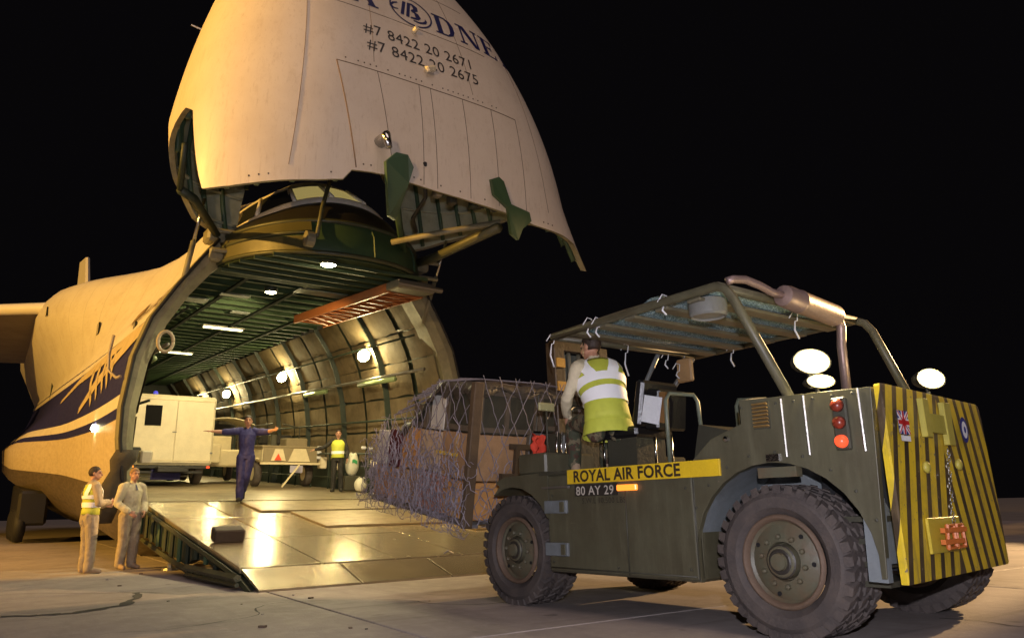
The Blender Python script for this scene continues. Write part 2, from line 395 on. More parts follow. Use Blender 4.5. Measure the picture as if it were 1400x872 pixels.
def livery():
    m, nt, b = newmat('fuselage_livery')
    tc = N(nt, 'ShaderNodeTexCoord').outputs['Object']; sp = N(nt, 'ShaderNodeSeparateXYZ'); L(nt, tc, sp.inputs[0])
    y, z = sp.outputs['Y'], sp.outputs['Z']
    # stripe heights bend upward towards the nose
    nose = math_(nt, 'POWER', 2.718, math_(nt, 'MULTIPLY', y, -0.22))
    zz = math_(nt, 'SUBTRACT', z, math_(nt, 'MULTIPLY', nose, 0.25))
    def above(v, h): return math_(nt, 'GREATER_THAN', v, h)
    n1 = noise_(nt, 1.2, 6, 0.7, tc, (1, .5, 1)); n2 = noise_(nt, 6, 5, 0.7, tc, (1, .3, 1.5))
    wh = mix(nt, math_(nt, 'MULTIPLY', ramp01(nt, n1, 0.45, 0.75), 0.35), (0.72, 0.67, 0.58), (0.40, 0.32, 0.22))
    wh = mix(nt, math_(nt, 'MULTIPLY', ramp01(nt, n2, 0.55, 0.8), 0.3), wh, (0.35, 0.27, 0.18))
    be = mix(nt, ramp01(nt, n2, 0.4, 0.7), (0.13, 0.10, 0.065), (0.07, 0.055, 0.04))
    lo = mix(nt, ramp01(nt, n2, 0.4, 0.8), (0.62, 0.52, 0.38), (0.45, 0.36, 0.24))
    blue = (0.018, 0.020, 0.13)
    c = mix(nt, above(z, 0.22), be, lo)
    c = mix(nt, above(zz, 1.38), c, blue)
    c = mix(nt, above(zz, 1.60), c, wh)
    c = mix(nt, above(zz, 1.88), c, blue)
    top = math_(nt, 'ADD', z, math_(nt, 'MULTIPLY', y, -0.012))
    c = mix(nt, above(top, 3.38), c, wh)
    c = mix(nt, above(top, 3.62), c, blue)
    c = mix(nt, above(top, 3.68), c, wh)
    # skin seams
    sy = math_(nt, 'LESS_THAN', math_(nt, 'FRACT', math_(nt, 'MULTIPLY', y, 0.42)), 0.012)
    c = mix(nt, math_(nt, 'MULTIPLY', sy, 0.5), c, (0.08, 0.06, 0.04))
    L(nt, c, b.inputs['Base Color']); L(nt, math_(nt, 'MULTIPLY_ADD', n2, 0.3, 0.3), b.inputs['Roughness'])
    return m
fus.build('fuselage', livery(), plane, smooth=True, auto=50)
def side_x(y, z):
    s_ = section(y)
    for i in range(len(s_) - 1):
        if s_[i][1] <= z <= s_[i + 1][1] and i > 2:
            t = (z - s_[i][1]) / max(1e-6, s_[i + 1][1] - s_[i][1]); return -(s_[i][0] * (1 - t) + s_[i + 1][0] * t)
    return -3.7
# logo strokes fanning over the blue side
fan = MB()
for pts, wd in (([(-.1, 3.45), (1.0, 3.4), (2.9, 3.15), (5.6, 2.75), (9.0, 2.15)], .42), ([(1.2, 3.5), (3.5, 3.5), (7, 3.35), (12.5, 3.3), (18, 2.9)], .34),
                ([(2.6, 2.6), (3.4, 3.05), (4.0, 3.35)], .22), ([(3.2, 2.45), (4.1, 3.0), (4.8, 3.35)], .24), ([(4.0, 2.4), (5.0, 3.0), (5.7, 3.35)], .26), ([(5.0, 2.3), (6.2, 3.0), (6.9, 3.3)], .28), ([(6.0, 2.2), (7.6, 3.0), (8.4, 3.3)], .30)):
    a = []; c = []; P2 = []
    for i in range(len(pts) - 1):
        for k in range(5): t = k / 5; P2.append((pts[i][0] * (1 - t) + pts[i + 1][0] * t, pts[i][1] * (1 - t) + pts[i + 1][1] * t))
    P2.append(pts[-1]); n = len(P2)
    for i, (y, z) in enumerate(P2):
        k = wd / 2 * (0.25 + 0.75 * sin(pi * (0.15 + 0.8 * i / n)))
        a.append((side_x(y, z + k) - .025, y, z + k)); c.append((side_x(y, z - k) - .025, y, z - k))
    fan.rings([a, c], False, False)
fan.build('logo_swoosh', mat('logo_gold_white', (0.62, 0.50, 0.30), 0.4), plane)
def place_text(vs, f): return [f(x, y) for x, y in vs]
tv, tf = text2d('VOLGA-DNEPR', 0.62, 'LEFT', 0.012, 0.3)
tm = MB(); tm.add(place_text(tv, lambda u, v: (side_x(5.2 - u, 4.15 + v * .9) - .03, 5.2 - u, 4.15 + v * .9)), tf)
tm.build('side_lettering', mat('faded_blue_print', (0.16, 0.10, 0.07), 0.5), plane)
hm = MB(); hm.add([(side_x(y, z) - .03, y, z) for y, z in ((4.9, 4.55), (6.2, 4.35), (7.2, 4.85), (6.0, 5.05))], [(0, 1, 2, 3)]); hm.build('side_hatch', mat('hatch_tan', (0.30, 0.20, 0.10), 0.5), plane)
for (y, z, d) in ((3.4, 3.95, .24), (14.0, 5.35, .55), (23.5, 7.3, .5)):
    wb = MB(); wb.box((side_x(y, z) - .02, y, z), (.06, d, d * .8), bev=.05); wb.build('side_window', glass, plane)

# --- opening frame: a thick arch round the hold mouth
OUT = [(3.55, -0.15), (3.7, 0.5), (3.80, 1.2), (3.82, 1.8), (3.72, 2.8), (3.48, 3.6), (3.08, 4.3), (2.66, 4.95), (2.36, 5.4)]
INN = [(3.30, -0.15), (3.44, 0.5), (3.50, 1.2), (3.50, 1.8), (3.38, 2.7), (3.12, 3.5), (2.76, 4.15), (2.36, 4.7), (2.06, 5.0)]
for s_ in (-1, 1):
    fb = MB()
    rs = []
    for (a, b_) in zip(OUT, INN):
        rs.append([(s_ * a[0], .10, a[1]), (s_ * a[0], -.16, a[1]), (s_ * (a[0] * .93 + b_[0] * .07), -.24, a[1] * .93 + b_[1] * .07), (s_ * (a[0] * .45 + b_[0] * .55), -.22, a[1] * .45 + b_[1] * .55), (s_ * b_[0], -.05, b_[1]), (s_ * b_[0], .5, b_[1])])
    fb.rings(rs, False, False)
    fo = fb.build('opening_frame', frame_grey, plane, smooth=True, auto=35)
    # seal strip and latch fittings along the frame
    sb = MB(); sb.tube([(s_ * (a[0] - .05), -.27, a[1]) for a in OUT], .035, 6); sb.build('door_seal', black_rubber, fo, smooth=True)
# ragged canvas boot at the left lower corner
cb = MB()
cb.rings([[(-3.85 + .05 * sin(k * 2.1), -.30 - .06 * (k % 2), z + .04 * sin(3 * k)) for k in range(6)] for z in (0.9, 0.5)], False, False)
rs = []
for i, z in enumerate((1.0, .8, .6, .3, 0, -.35)):
    r = .20 + .05 * sin(i * 2.3); cx = -3.58 - .10 * i * .6; rs.append([(cx + r * cos(2 * pi * k / 10), -.18 + .7 * r * sin(2 * pi * k / 10) + .03 * sin(k * 3 + i), z) for k in range(10)])
cb2 = MB(); cb2.rings(rs); cb2.build('canvas_boot', mat('dark_canvas', (0.06, 0.05, 0.035), 0.9, bump=.8, bscale=10), plane, smooth=True)

# --- hold floor, walls, ceiling
hf = MB(); hf.box((0, 15.5, -.12), (6.5, 31, .24)); floor_m = mat('titanium_floor', (0.33, 0.27, 0.18), 0.38, metal=0.35, dirt=0.6, dirtcol=(0.12, 0.09, 0.05), dscale=1.4, bump=0.12, bscale=10)
hfo = hf.build('hold_floor', floor_m, plane)
HP = [(3.25, 0.0), (3.38, 0.9), (3.36, 1.9), (3.22, 2.8), (2.98, 3.6), (2.66, 4.25), (2.2, 4.9)]
def hp(t):
    t = min(max(t, 0), len(HP) - 1.0001); i = int(t); k = t - i
    return HP[i][0] * (1 - k) + HP[i + 1][0] * k, HP[i][1] * (1 - k) + HP[i + 1][1] * k
for s_ in (-1, 1):
    wl = MB(); wl.rings([[(s_ * (x + .14), y, z) for x, z in HP] for y in (0.05, 10, 20, 31)], False, False)
    wo = wl.build('hold_wall', dark_green, plane)
    # quilted insulation blankets, each its own piece between the ribs
    bays = [(0.10, 1.3)] + [(1.55 + 1.62 * i, 1.55 + 1.62 * i + 1.48) for i in range(18)]
    rows = [(0.95, 1.75), (1.82, 2.75), (2.82, 3.85), (3.9, 4.9), (4.95, 5.95)]
    for bi, (y0, y1) in enumerate(bays):
        if s_ < 0 and bi > 8: break
        for (t0, t1) in rows:
            q = MB(); nu, nv = 5, 4; vs = []
            dz = random.uniform(-.02, .02)
            for a in range(nu):
                for b_ in range(nv):
                    u = a / (nu - 1); v = b_ / (nv - 1); x, z = hp(t0 + (t1 - t0) * v)
                    puff = .030 * (sin(pi * u) * sin(pi * v)) ** .5 + random.uniform(-.018, .018) if 0 < a < nu - 1 and 0 < b_ < nv - 1 else 0
                    if b_ == 0: z += random.uniform(-.04, .02)
                    nrm = (.9, .25) if v < .7 else (.8, .6)
                    vs.append((s_ * (x + .08 - puff * 1.2 + dz * .4), y0 + (y1 - y0) * u, z))
            fs = [(a * nv + b_, a * nv + b_ + 1, (a + 1) * nv + b_ + 1, (a + 1) * nv + b_) for a in range(nu - 1) for b_ in range(nv - 1)]
            q.add(vs, fs); q.build('insulation_panel', quilt, wo, smooth=True)
        rb = MB(); yy = y1 + .07
        rb.rings([[(s_ * (hp(t)[0] - .06), yy - .03, hp(t)[1]), (s_ * (hp(t)[0] - .06), yy + .03, hp(t)[1]), (s_ * (hp(t)[0] + .12), yy + .05, hp(t)[1]), (s_ * (hp(t)[0] + .12), yy - .05, hp(t)[1])] for t in [i * .5 for i in range(13)]])
        if bi % 2 == 1: rb.build('wall_rib', dark_green, wo)
    for t, r in ((3.45, .045), (4.6, .03), (2.1, .03)):
        x, z = hp(t); rl = MB(); rl.tube([(s_ * (x - .12), .4, z), (s_ * (x - .12), 10, z), (s_ * (x - .12), 30, z)], r, 8); rl.build('wall_rail', steel if t == 3.45 else dark_green, wo, smooth=True)
    for (y0, y1, t) in ((2.0, 4.4, 3.30), (7.0, 9.0, 3.3)):
        x, z = hp(t); tb = MB(); tb.tube([(s_ * (x - .18), y0, z), (s_ * (x - .18), y1, z)], .07, 10); tb.build('rolled_strap', mat('bright_green_pipe', (0.20, 0.26, 0.12), .4), wo, smooth=True)
    # low rail with clutter along the wall
    for k in range(14):
        y = .9 + k * 1.3 + random.uniform(-.2, .2); cl = MB(); cl.box((s_ * 3.12, y, .75 + random.uniform(-.1, .25)), (.22, random.uniform(.2, .5), random.uniform(.15, .4)), bev=.03)
        cl.build('wall_equipment_box', random.choice([dark_green, olive_dk, cream, steel]), wo)
    if s_ < 0: continue
    rl = MB(); rl.tube([(s_ * 2.98, .3, 1.06), (s_ * 2.98, 24, 1.06)], .035, 6)
    rl.tube([(s_ * 2.98, .3, .35), (s_ * 2.98, 24, .35)], .03, 6)
    for k in range(16): rl.tube([(s_ * 2.98, .4 + k * 1.5, 0), (s_ * 2.98, .4 + k * 1.5, 1.08)], .025, 6)
    rl.build('side_railing', dark_green, wo)
be_ = MB(); be_.box((0, 30.9, 2.5), (6.8, .1, 5.2)); be_.build('rear_bulkhead', dark_green, plane)
ceil = MB(); ceil.box((0, 15.6, 5.12), (4.7, 30.8, .05)); co = ceil.build('hold_ceiling', mat('ceiling_dark_green', (0.02, 0.035, 0.022), .5), plane)
beam = MB(); beam.box((0, 0, 5.0), (4.5, .05, .20)); beam.box((0, 0, 4.895), (4.5, .13, .02))
b0 = beam.build('ceiling_beam', mat('ceiling_beam_green', (0.035, 0.06, 0.028), .75, dirt=.4, spec=.2), co)
b0.matrix_local = Matrix.Translation((0, 0.35, 0))
for i in range(1, 41): dup(b0, co, Matrix.Translation((0, .35 + i * .74, 0)))
for x in (-1.45, -.1, 1.2):
    rl = MB(); rl.box((x, 15.5, 4.86), (.09, 30.5, .05)); rl.build('ceiling_rail', mat('ceiling_rail_dark', (0.012, 0.018, 0.012), .9, spec=.1), co)
for (x, y, a, b_) in ((0.4, 1.0, 1.2, .5), (-1.9, 3.8, .6, .6), (-.5, 4.8, .5, .25), (-1.2, 2.6, .7, .3)):
    pb = MB(); pb.box((x, y, 4.84), (a, b_, .03)); pb.build('ceiling_plate', mat('grey_green_plate', (0.10, 0.12, 0.11), .5), co)
# ceiling lamps: two round spotlights in front, tubes further in
def hold_lamp_round(pos, r, pw):
    hb = MB(); hb.lathe([(r * 1.25, .06), (r * 1.3, 0), (r * 1.05, -.05)], 20, 'z', pos); h_ = hb.build('ceiling_lamp', dark_green, plane, smooth=True, auto=40)
    lb = MB(); lb.lathe([(r, -.052), (r * .7, -.075), (.01, -.08)], 20, 'z', pos); lb.build('lamp_lens', lit_hold, h_, smooth=True)
    lamp('hold_lamp_and_fill', 'SPOT', (pos[0], pos[1], pos[2] - .12), pw, target=None, cone=150, blend=.5, color=(1.0, .86, .48), size=.08, parent=plane)
hold_lamp_round((-.57, -2.05, 4.80), .15, 620)
hold_lamp_round((-.75, 1.15, 4.78), .12, 520)
_l = lamp('hold_lamp_and_fill', 'SPOT', (-.75, 1.2, 4.45), 1500, (1.0, .78, .38), target=(-1.1, 9.0, 1.3), size=.15, cone=75, blend=.4, parent=plane)  # added spot, a fill that warms the truck's rear
lamp('hold_lamp_and_fill', 'SPOT', (-.4, -1.7, 4.4), 1500, (1.0, .78, .40), target=(2.2, 7.5, .9), size=.15, cone=60, blend=.5, parent=plane)  # extra spot put in to brighten the trailer
for (x, y) in ((-.25, 7.6), (-.3, 14.5)):
    hb = MB(); hb.box((x, y, 4.85), (1.25, .26, .06), bev=.02); h_ = hb.build('ceiling_lamp', steel, plane)
    lb = MB(); lb.box((x, y, 4.80), (1.15, .17, .035), bev=.01); lb.build('lamp_tube', lit_tube, h_)
    lamp('hold_lamp_and_fill', 'SPOT', (x, y, 4.7), 160, (1.0, .86, .42), size=.1, cone=160, blend=.5, parent=plane)
# wall floodlights
for i, (y, z) in enumerate(((3.66, 3.77), (10.95, 3.76), (18.7, 3.65), (24.3, 3.7))):
    x = 2.80; hb = MB(); hb.lathe([(.10, -.05), (.17, .10), (.19, .16)], 16, 'y', (0, 0, 0))
    T = Matrix.Translation((x, y, z)) @ Matrix.Rotation(radians(-40), 4, 'Z') @ Matrix.Rotation(radians(180 - 12), 4, 'X')
    h_ = hb.build('wall_floodlight', dark_green, plane, smooth=True, auto=40); h_.matrix_local = T
    lb = MB(); lb.lathe([(.175, .162), (.01, .18)], 16, 'y'); lb.build('lamp_lens', lit_hold, h_)
    ab = MB(); ab.tube([(x + .05, y + .05, z), (x + .5, y + .1, z + .1)], .03, 6); ab.build('lamp_arm', steel, plane)
    lamp('hold_lamp_and_fill', 'POINT', (x - .22, y - .25, z - .05), 230, (1.0, .80, .36), size=.12, parent=plane)

# --- orange lifting beam under the ceiling
ob = MB()
M_ = Matrix.Translation((1.25, 1.6, 4.62)) @ Matrix.Rotation(radians(4), 4, 'Z')
for sx in (-.42, .42): ob.box((sx, -.5, 0), (.05, 5.2, .22), M_)
for k in range(12): ob.box((0, -3.0 + k * .43, 0), (.84, .05, .2), M_)
for k in range(11):
    for sx in (-1, 1): ob.tube([M_ @ Vector((sx * .4, -3.0 + k * .43, -.1)), M_ @ Vector((-sx * .4, -3.0 + (k + 1) * .43, -.1))], .018, 4)
obo = ob.build('lifting_beam', orange_red, plane)
ob2 = MB(); ob2.box((0, -3.3, .02), (.95, .55, .2), M_, bev=.03); ob2.tube([M_ @ Vector((-.5, -3.6, 0)), M_ @ Vector((.62, -3.6, 0))], .06, 8); ob2.build('beam_end_fitting', steel, obo)

# --- flight deck nose above the hold mouth
def nose_ring(z, yf, w_, yb=.5, n=28, e=2.3):
    out = []
    for i in range(n + 1):
        u = -1 + 2 * i / n; x = u * w_ if False else w_ * sin(u * pi / 2)
        out.append((x, yb - (yb - yf) * max(0, 1 - abs(x / w_) ** e) ** .5, z - (smooth01((z - 6.0) / .4) * (.14 + .16 * abs(x / w_) ** 3) + smooth01((z - 5.05) / .5) * .20 * abs(x / w_) ** 2)))
    return out
def band(name, levels, m, parent=plane, smooth=True):
    b_ = MB(); b_.rings([nose_ring(*l) for l in levels], False, False); return b_.build(name, m, parent, smooth=smooth)
sof = MB(); r = nose_ring(4.82, -2.45, 2.3, .5); sof.v = [tuple(p) for p in r] + [(p[0], p[1], p[2] + .06) for p in r]
n_ = len(r); sof.f = [tuple(range(n_)), tuple(range(2 * n_ - 1, n_ - 1, -1))] + [(i, i + 1, n_ + i + 1, n_ + i) for i in range(n_ - 1)]; sof.m = [0] * len(sof.f)
sof.build('deck_soffit', mat('soffit_green', (0.016, 0.03, 0.012), .8, spec=.2, dirt=.5), plane)
for k in range(5):
    yy = -2.05 + k * .48; hwid = 2.2 * (1 - ((-yy) / 3.2) ** 2) ** .5; sb = MB(); sb.box((0, yy, 4.79), (2 * hwid, .06, .07)); sb.build('soffit_stiffener', mat('soffit_rib_green', (0.035, 0.06, 0.025), .6), plane)
bk = band('forward_bulkhead', [(4.85, -2.42, 2.3), (5.0, -2.46, 2.3), (5.3, -2.38, 2.28), (5.66, -2.18, 2.22)], mat('bulkhead_green', (0.045, 0.085, 0.035), .4, dirt=.5, dirtcol=(0.03, 0.05, 0.025), dscale=1.3))
for (z, yf, w_, r_) in ((4.9, -2.47, 2.31, .05), (5.66, -2.20, 2.24, .05)):
    lb = MB(); lb.tube(nose_ring(z, yf, w_), r_, 6); lb.build('bulkhead_flange', mat('olive_flange', (0.055, 0.06, 0.03), .45, dirt=.5), bk, smooth=True)
lb = MB(); lb.tube([(x * 1.0, y - .02, z - .02) for x, y, z in nose_ring(5.38, -2.36, 2.3)[1:11]], .045, 8); lb.build('bulkhead_duct', mat('olive_flange', (0.055, 0.06, 0.03)), bk, smooth=True)
for (za, zb, ya, yb2, wa, wb2) in ((4.88, 5.26, -2.50, -2.44, 2.33, 2.32), (5.38, 5.66, -2.42, -2.22, 2.31, 2.25)):
    lb = MB(); lb.rings([nose_ring(za, ya, wa)[1:11], nose_ring(zb, yb2, wb2)[1:11]], False, False); lb.build('olive_ledge', mat('olive_ledge_yellow_lit', (0.085, 0.078, 0.028), .45, dirt=.6, dirtcol=(0.07, 0.06, 0.025)), bk, smooth=True)  # left ledges: olive with yellow light painted into the colour
for i in range(15, 26, 5):
    p = nose_ring(5.4, -2.38, 2.29)[i]; a = nose_ring(4.95, -2.48, 2.31)[i]; c = nose_ring(5.62, -2.2, 2.24)[i]
    sb = MB(); sb.tube([a, p, c], .022, 5); sb.build('bulkhead_stiffener', aircraft_green, bk)
band('antiglare_band', [(5.68, -2.14, 2.20, .6), (5.9, -2.0, 2.1, .9), (6.15, -1.86, 1.98, 1.6), (6.42, -1.60, 1.84, 2.5)], mat('antiglare_black', (0.018, 0.016, 0.014), .4))
wf = band('windscreen_surround', [(6.40, -1.63, 1.86, 2.5), (6.50, -1.60, 1.86, 2.5), (6.56, -1.52, 1.80, 2.5)], white_ac)
band('deck_roof', [(7.12, -.55, 1.55, 2.5), (7.22, -.35, 1.5, 2.5), (7.42, .1, 1.2, 2.5), (7.5, .35, .7, 2.5)], white_ac)
def nr(z, t):  # point on the windscreen surface, t -1..1
    k = (z - 6.56) / (7.12 - 6.56); yf = -1.52 + .97 * k; w_ = 1.80 - .25 * k
    x = w_ * sin(t * pi / 2); return Vector((x, 2.5 - (2.5 - yf) * max(0, 1 - abs(x / w_) ** 2.3) ** .5, z - .14 - .16 * abs(x / w_) ** 3 - .20 * abs(x / w_) ** 2))
edges = [-.86, -.62, -.38, -.13, .13, .38, .62, .86]
for i in range(len(edges) - 1):
    a, b_ = edges[i] + .02, edges[i + 1] - .02
    pn = MB(); pn.rings([[nr(z, a + (b_ - a) * k / 3) + Vector((0, .03, 0)) for k in range(4)] for z in (6.58, 6.85, 7.10)], False, False)
    pn.build('windscreen_pane', cockpit_glow if i in (2, 3) else glass, wf)
for e in edges + [-.99, .99]:
    pb = MB(); pb.tube([nr(6.55, e), nr(6.85, e), nr(7.13, e)], .045, 6); pb.build('windscreen_post', white_ac, wf, smooth=True)
for (a, b_) in ((-.99, -.88), (.88, .99)):
    pn = MB(); pn.rings([[nr(z, a + (b_ - a) * k / 2) for k in range(3)] for z in (6.55, 6.85, 7.13)], False, False); pn.build('windscreen_cheek', white_ac, wf)

# --- raised nose visor
VP = [4.1, 9.2, 1.51, 1.54, 5.0, .06, 3.31, .45, 0.0, .26, -.06]
Z0 = 5.35
def vpt(th, h, inset=0.0):
    W, Lh, pw, qw, yf, fk, n, yb, bk_, dx, lx = VP
    t = min(max(h, 0) / Lh, .9995)
    a = W * (1 - t ** pw) ** (1 / qw) - inset
    f = -yf + fk * h * h + 0.1 * min(h, 0) + inset; b_ = yb - inset
    c = (f + b_) / 2; r = (b_ - f) / 2
    s_, co_ = sin(th), cos(th)
    x = a * math.copysign(abs(s_) ** (2 / n), s_)
    if th > .3: x += .36 * max(0, 1.0 - h) ** 1.5 * sin(th)
    if th < -pi / 3: x *= 1 - .13 * max(0, 1.9 - h) / 1.9 * smooth01((-th - pi / 3) / 1.0)
    return Vector((dx + lx * h + x, c - r * math.copysign(abs(co_) ** (2 / n), co_), Z0 + h))
def rim(th):
    d = math.degrees(th); a = abs(d)
    K = [(-180, 3.0), (-166, 2.6), (-155, .35), (-145, .25), (-130, .40), (-120, .80), (-110, .95), (-98, 1.35), (-90, 1.5), (-80, 1.45), (-72, 1.25), (-66, .5), (-60, -.26), (-56, -.26), (-48, -.24), (-40, -.18), (-32, -.10), (-24, -.02), (-20, .02), (-16, .08), (-13, .12), (-12.5, .30), (-8, .34), (-4, .36), (0, .28), (4, .24), (12, .20), (20, .12), (36, .14), (48, .10), (54, -.05), (59, -.42), (63, -.05), (72, .5), (80, .78), (88, 1.04), (95, 1.40), (105, 1.40), (115, 1.30), (125, 1.2), (140, 1.05), (160, .70), (167, 2.6), (180, 3.0)]
    for i in range(len(K) - 1):
        if K[i][0] <= d <= K[i + 1][0]:
            t = (d - K[i][0]) / (K[i + 1][0] - K[i][0]); return K[i][1] * (1 - t) + K[i + 1][1] * t
    return .3
def thx(x, h):
    lo, hi = -pi / 2, pi / 2
    for _ in range(30):
        m_ = (lo + hi) / 2
        if vpt(m_, h).x < x: lo = m_
        else: hi = m_
    return (lo + hi) / 2
def von(x, h, off=.02):
    p = vpt(thx(x, h), h); e = .03
    du = vpt(thx(x + e, h), h) - vpt(thx(x - e, h), h); dv = vpt(thx(x, h + e), h + e) - vpt(thx(x, h - e), h - e)
    n = du.cross(dv).normalized()
    if n.y > 0: n = -n
    return p + n * off
nth = 180
ths = [-pi + 2 * pi * i / nth for i in range(nth + 1)]
vis = MB(); rs = []
for k in range(30):
    u = (k / 29) ** 1.15; rs.append([vpt(t, rim(t) + (9.15 - rim(t)) * u) for t in ths])
vis.rings(rs, False, False)
def visor_mat():
    m, nt, b = newmat('visor_white')
    tc = N(nt, 'ShaderNodeTexCoord').outputs['Object']
    n1 = noise_(nt, .7, 6, .7, tc); n2 = noise_(nt, 5, 5, .7, tc, (1.2, 1.2, .35)); n3 = noise_(nt, 25, 3, .6, tc)
    c = mix(nt, math_(nt, 'MULTIPLY', ramp01(nt, n1, .45, .75), .3), (0.70, 0.62, 0.52), (0.48, 0.38, 0.28))
    c = mix(nt, math_(nt, 'MULTIPLY', ramp01(nt, n2, .55, .8), .35), c, (0.38, 0.28, 0.19))
    c = mix(nt, math_(nt, 'MULTIPLY', ramp01(nt, n3, .62, .8), .2), c, (0.25, 0.18, 0.12))
    n4 = noise_(nt, 9, 4, .8, tc, (2.4, 2.4, .12)); c = mix(nt, math_(nt, 'MULTIPLY', ramp01(nt, n4, .56, .72), .35), c, (0.34, 0.25, 0.17))
    L(nt, c, b.inputs['Base Color']); L(nt, math_(nt, 'MULTIPLY_ADD', n2, .3, .32), b.inputs['Roughness'])
    return m
vm = visor_mat()
vo = vis.build('nose_visor', vm, plane, smooth=True)
# inner lining panels between ribs
inn = MB(); rs = []
for k in range(12):
    u = k / 11; rs.append([vpt(t, rim(t) + .02 + (7.5 - rim(t)) * u, .10) for t in ths])
inn.rings(rs, False, False); inn.build('visor_inner_skin', liner_green, vo, smooth=True)
lipb = MB(); lipb.rings([[vpt(t, rim(t), 0) for t in ths], [vpt(t, rim(t) + .02, .10) for t in ths]], False, False); lipb.build('visor_rim', frame_grey, vo)
for i in range(4, nth - 3, 6):
    t = ths[i]; rb = MB(); pts = [vpt(t, rim(t) + .04 + k * .55, .16) for k in range(9)]; rb.tube(pts, .055, 5); rb.build('visor_rib', aircraft_green, vo, smooth=True)
for hh in (.5, 1.15, 1.8, 2.5, 3.2):
    seg = []
    for i in range(4, nth - 3):
        if rim(ths[i]) < hh - .1: seg.append(vpt(ths[i], hh, .15))
        else:
            if len(seg) > 3: rb = MB(); rb.tube(seg, .04, 5); rb.build('visor_stringer', liner_green, vo, smooth=True)
            seg = []
    if len(seg) > 3: rb = MB(); rb.tube(seg, .04, 5); rb.build('visor_stringer', liner_green, vo, smooth=True)
# surface seams and rivet rows on the chin panel
def seam(pts, r=.007, name='panel_seam'):
    b_ = MB(); b_.tube([von(x, h, .004) for x, h in pts], r, 4); return b_.build(name, mat('seam_dark_brown', (0.16, 0.11, 0.075), .8), vo)  # seams drawn as thin dark brown tubes
def lin(a, b_, n=8): return [(a[0] + (b_[0] - a[0]) * i / n, a[1] + (b_[1] - a[1]) * i / n) for i in range(n + 1)]
seam(lin((-1.6, 2.40), (2.25, 2.40), 18))
for x0, x1 in ((-1.6, -1.27), (-.85, -.60), (-.02, .0), (.22, .28), (.92, .98), (1.60, 1.62), (2.25, 2.3)):
    seam(lin((x0, 2.40), (x1, max(.30, rim(thx(x1, .5)) + .05)), 8), .006 if x0 > -1.5 else .012)
rv = MB()
for k in range(34):
    if random.random() < .6: rv.lathe([(.016, 0), (.010, .008), (.001, .010)], 6, 'y', tuple(von(-1.55 + k * .114, 2.50, .006)))
for k in range(46):
    x = -2.9 + k * .135
    if random.random() < .28: rv.lathe([(.018, 0), (.001, .010)], 6, 'y', tuple(von(x, rim(thx(x, .2)) + .12, .006)))
rvo = rv.build('rivet_row', mat('rivet_dark', (0.10, 0.07, 0.05), .7), vo); rvo['kind'] = 'stuff'
for hh in (3.9, 5.2, 6.4):
    seam([(x * .1, hh) for x in range(-int(26 - hh * 1.6), int(26 - hh * 1.6))], .005)
for x0 in (-2.6, -2.9 + .0):
    pass
seam(lin((-2.35, .2), (-1.9, 5.0), 14), .005); seam(lin((2.95, .5), (2.5, 4.2), 12), .005); seam(lin((-.9, 2.6), (-.7, 6.4), 12), .005); seam(lin((1.2, 2.6), (.9, 6.2), 12), .005)
# probes and small blades on the nose skin
for (x, h, d) in ((.17, 2.80, (.14, -.10, .08)), (.06, 3.75, (.02, -.12, .05))):
    p = von(x, h, .0); q = p + Vector(d); pb = MB()
    if h < 3: pb.box(tuple((p + q) / 2), (.24, .14, .12), rot=(0.2, -.5, .2), bev=.03)
    else: pb.tube([p, q], .05, 8)
    pb.build('air_scoop', cream, vo)
p = von(-.86, .92, 0); pb = MB(); pb.tube([p, p + Vector((.02, -.22, .06)), p + Vector((.06, -.26, -.16))], [.11, .09, .06], 10); pb.build('nose_lamp', chrome, vo, smooth=True)
p = vpt(radians(-100), 4.2); pb = MB(); pb.tube([p, p + Vector((-.22, 0, .03))], .02, 6); pb.build('air_probe', steel, vo)
# lettering on the nose
navy = mat('navy_print', (0.012, 0.014, 0.10), .4, dirt=.1, bump=0); blackprint = mat('black_print', (0.03, 0.022, 0.018), .5, bump=0)
def nose_text(body, size, x0, h0, bold=0.0, m=navy, align='LEFT', slope=0.0, sx=1.0, name='nose_lettering', off=.009):
    v_, f_ = text2d(body, size, align, bold, 0, sx); b_ = MB()
    b_.add([von(x0 + u, h0 + t + slope * u, off) for u, t in v_], f_); return b_.build(name, m, vo)
nose_text('#7 8422 20 2671', .37, -1.03, 3.27, .0, blackprint, sx=.89, slope=.01)
nose_text('#7 8422 20 2675', .37, -1.0, 2.87, .0, blackprint, sx=.90, slope=.02)
def letter_poly(polys, x0, h0, s_, name, m=navy):
    b_ = MB()
    from mathutils.geometry import tessellate_polygon
    for poly in polys:
        # split into thin columns so the letters follow the curved skin
        pts = [Vector((u, t, 0)) for u, t in poly]
        o = len(b_.v); b_.v += [tuple(von(x0 + u * s_, h0 + t * s_, .010)) for u, t in poly]
        for t in tessellate_polygon([pts]): b_.f.append(tuple(o + i for i in t)); b_.m.append(0)
    return b_.build(name, m, vo)
def bar(x0, y0, x1, y1, w_):   # slanted stroke
    return [(x0, y0), (x0 + w_, y0), (x1 + w_, y1), (x1, y1)]
def serif(x, y, w_): return [(x, y), (x + w_, y), (x + w_, y + .07), (x, y + .07)]
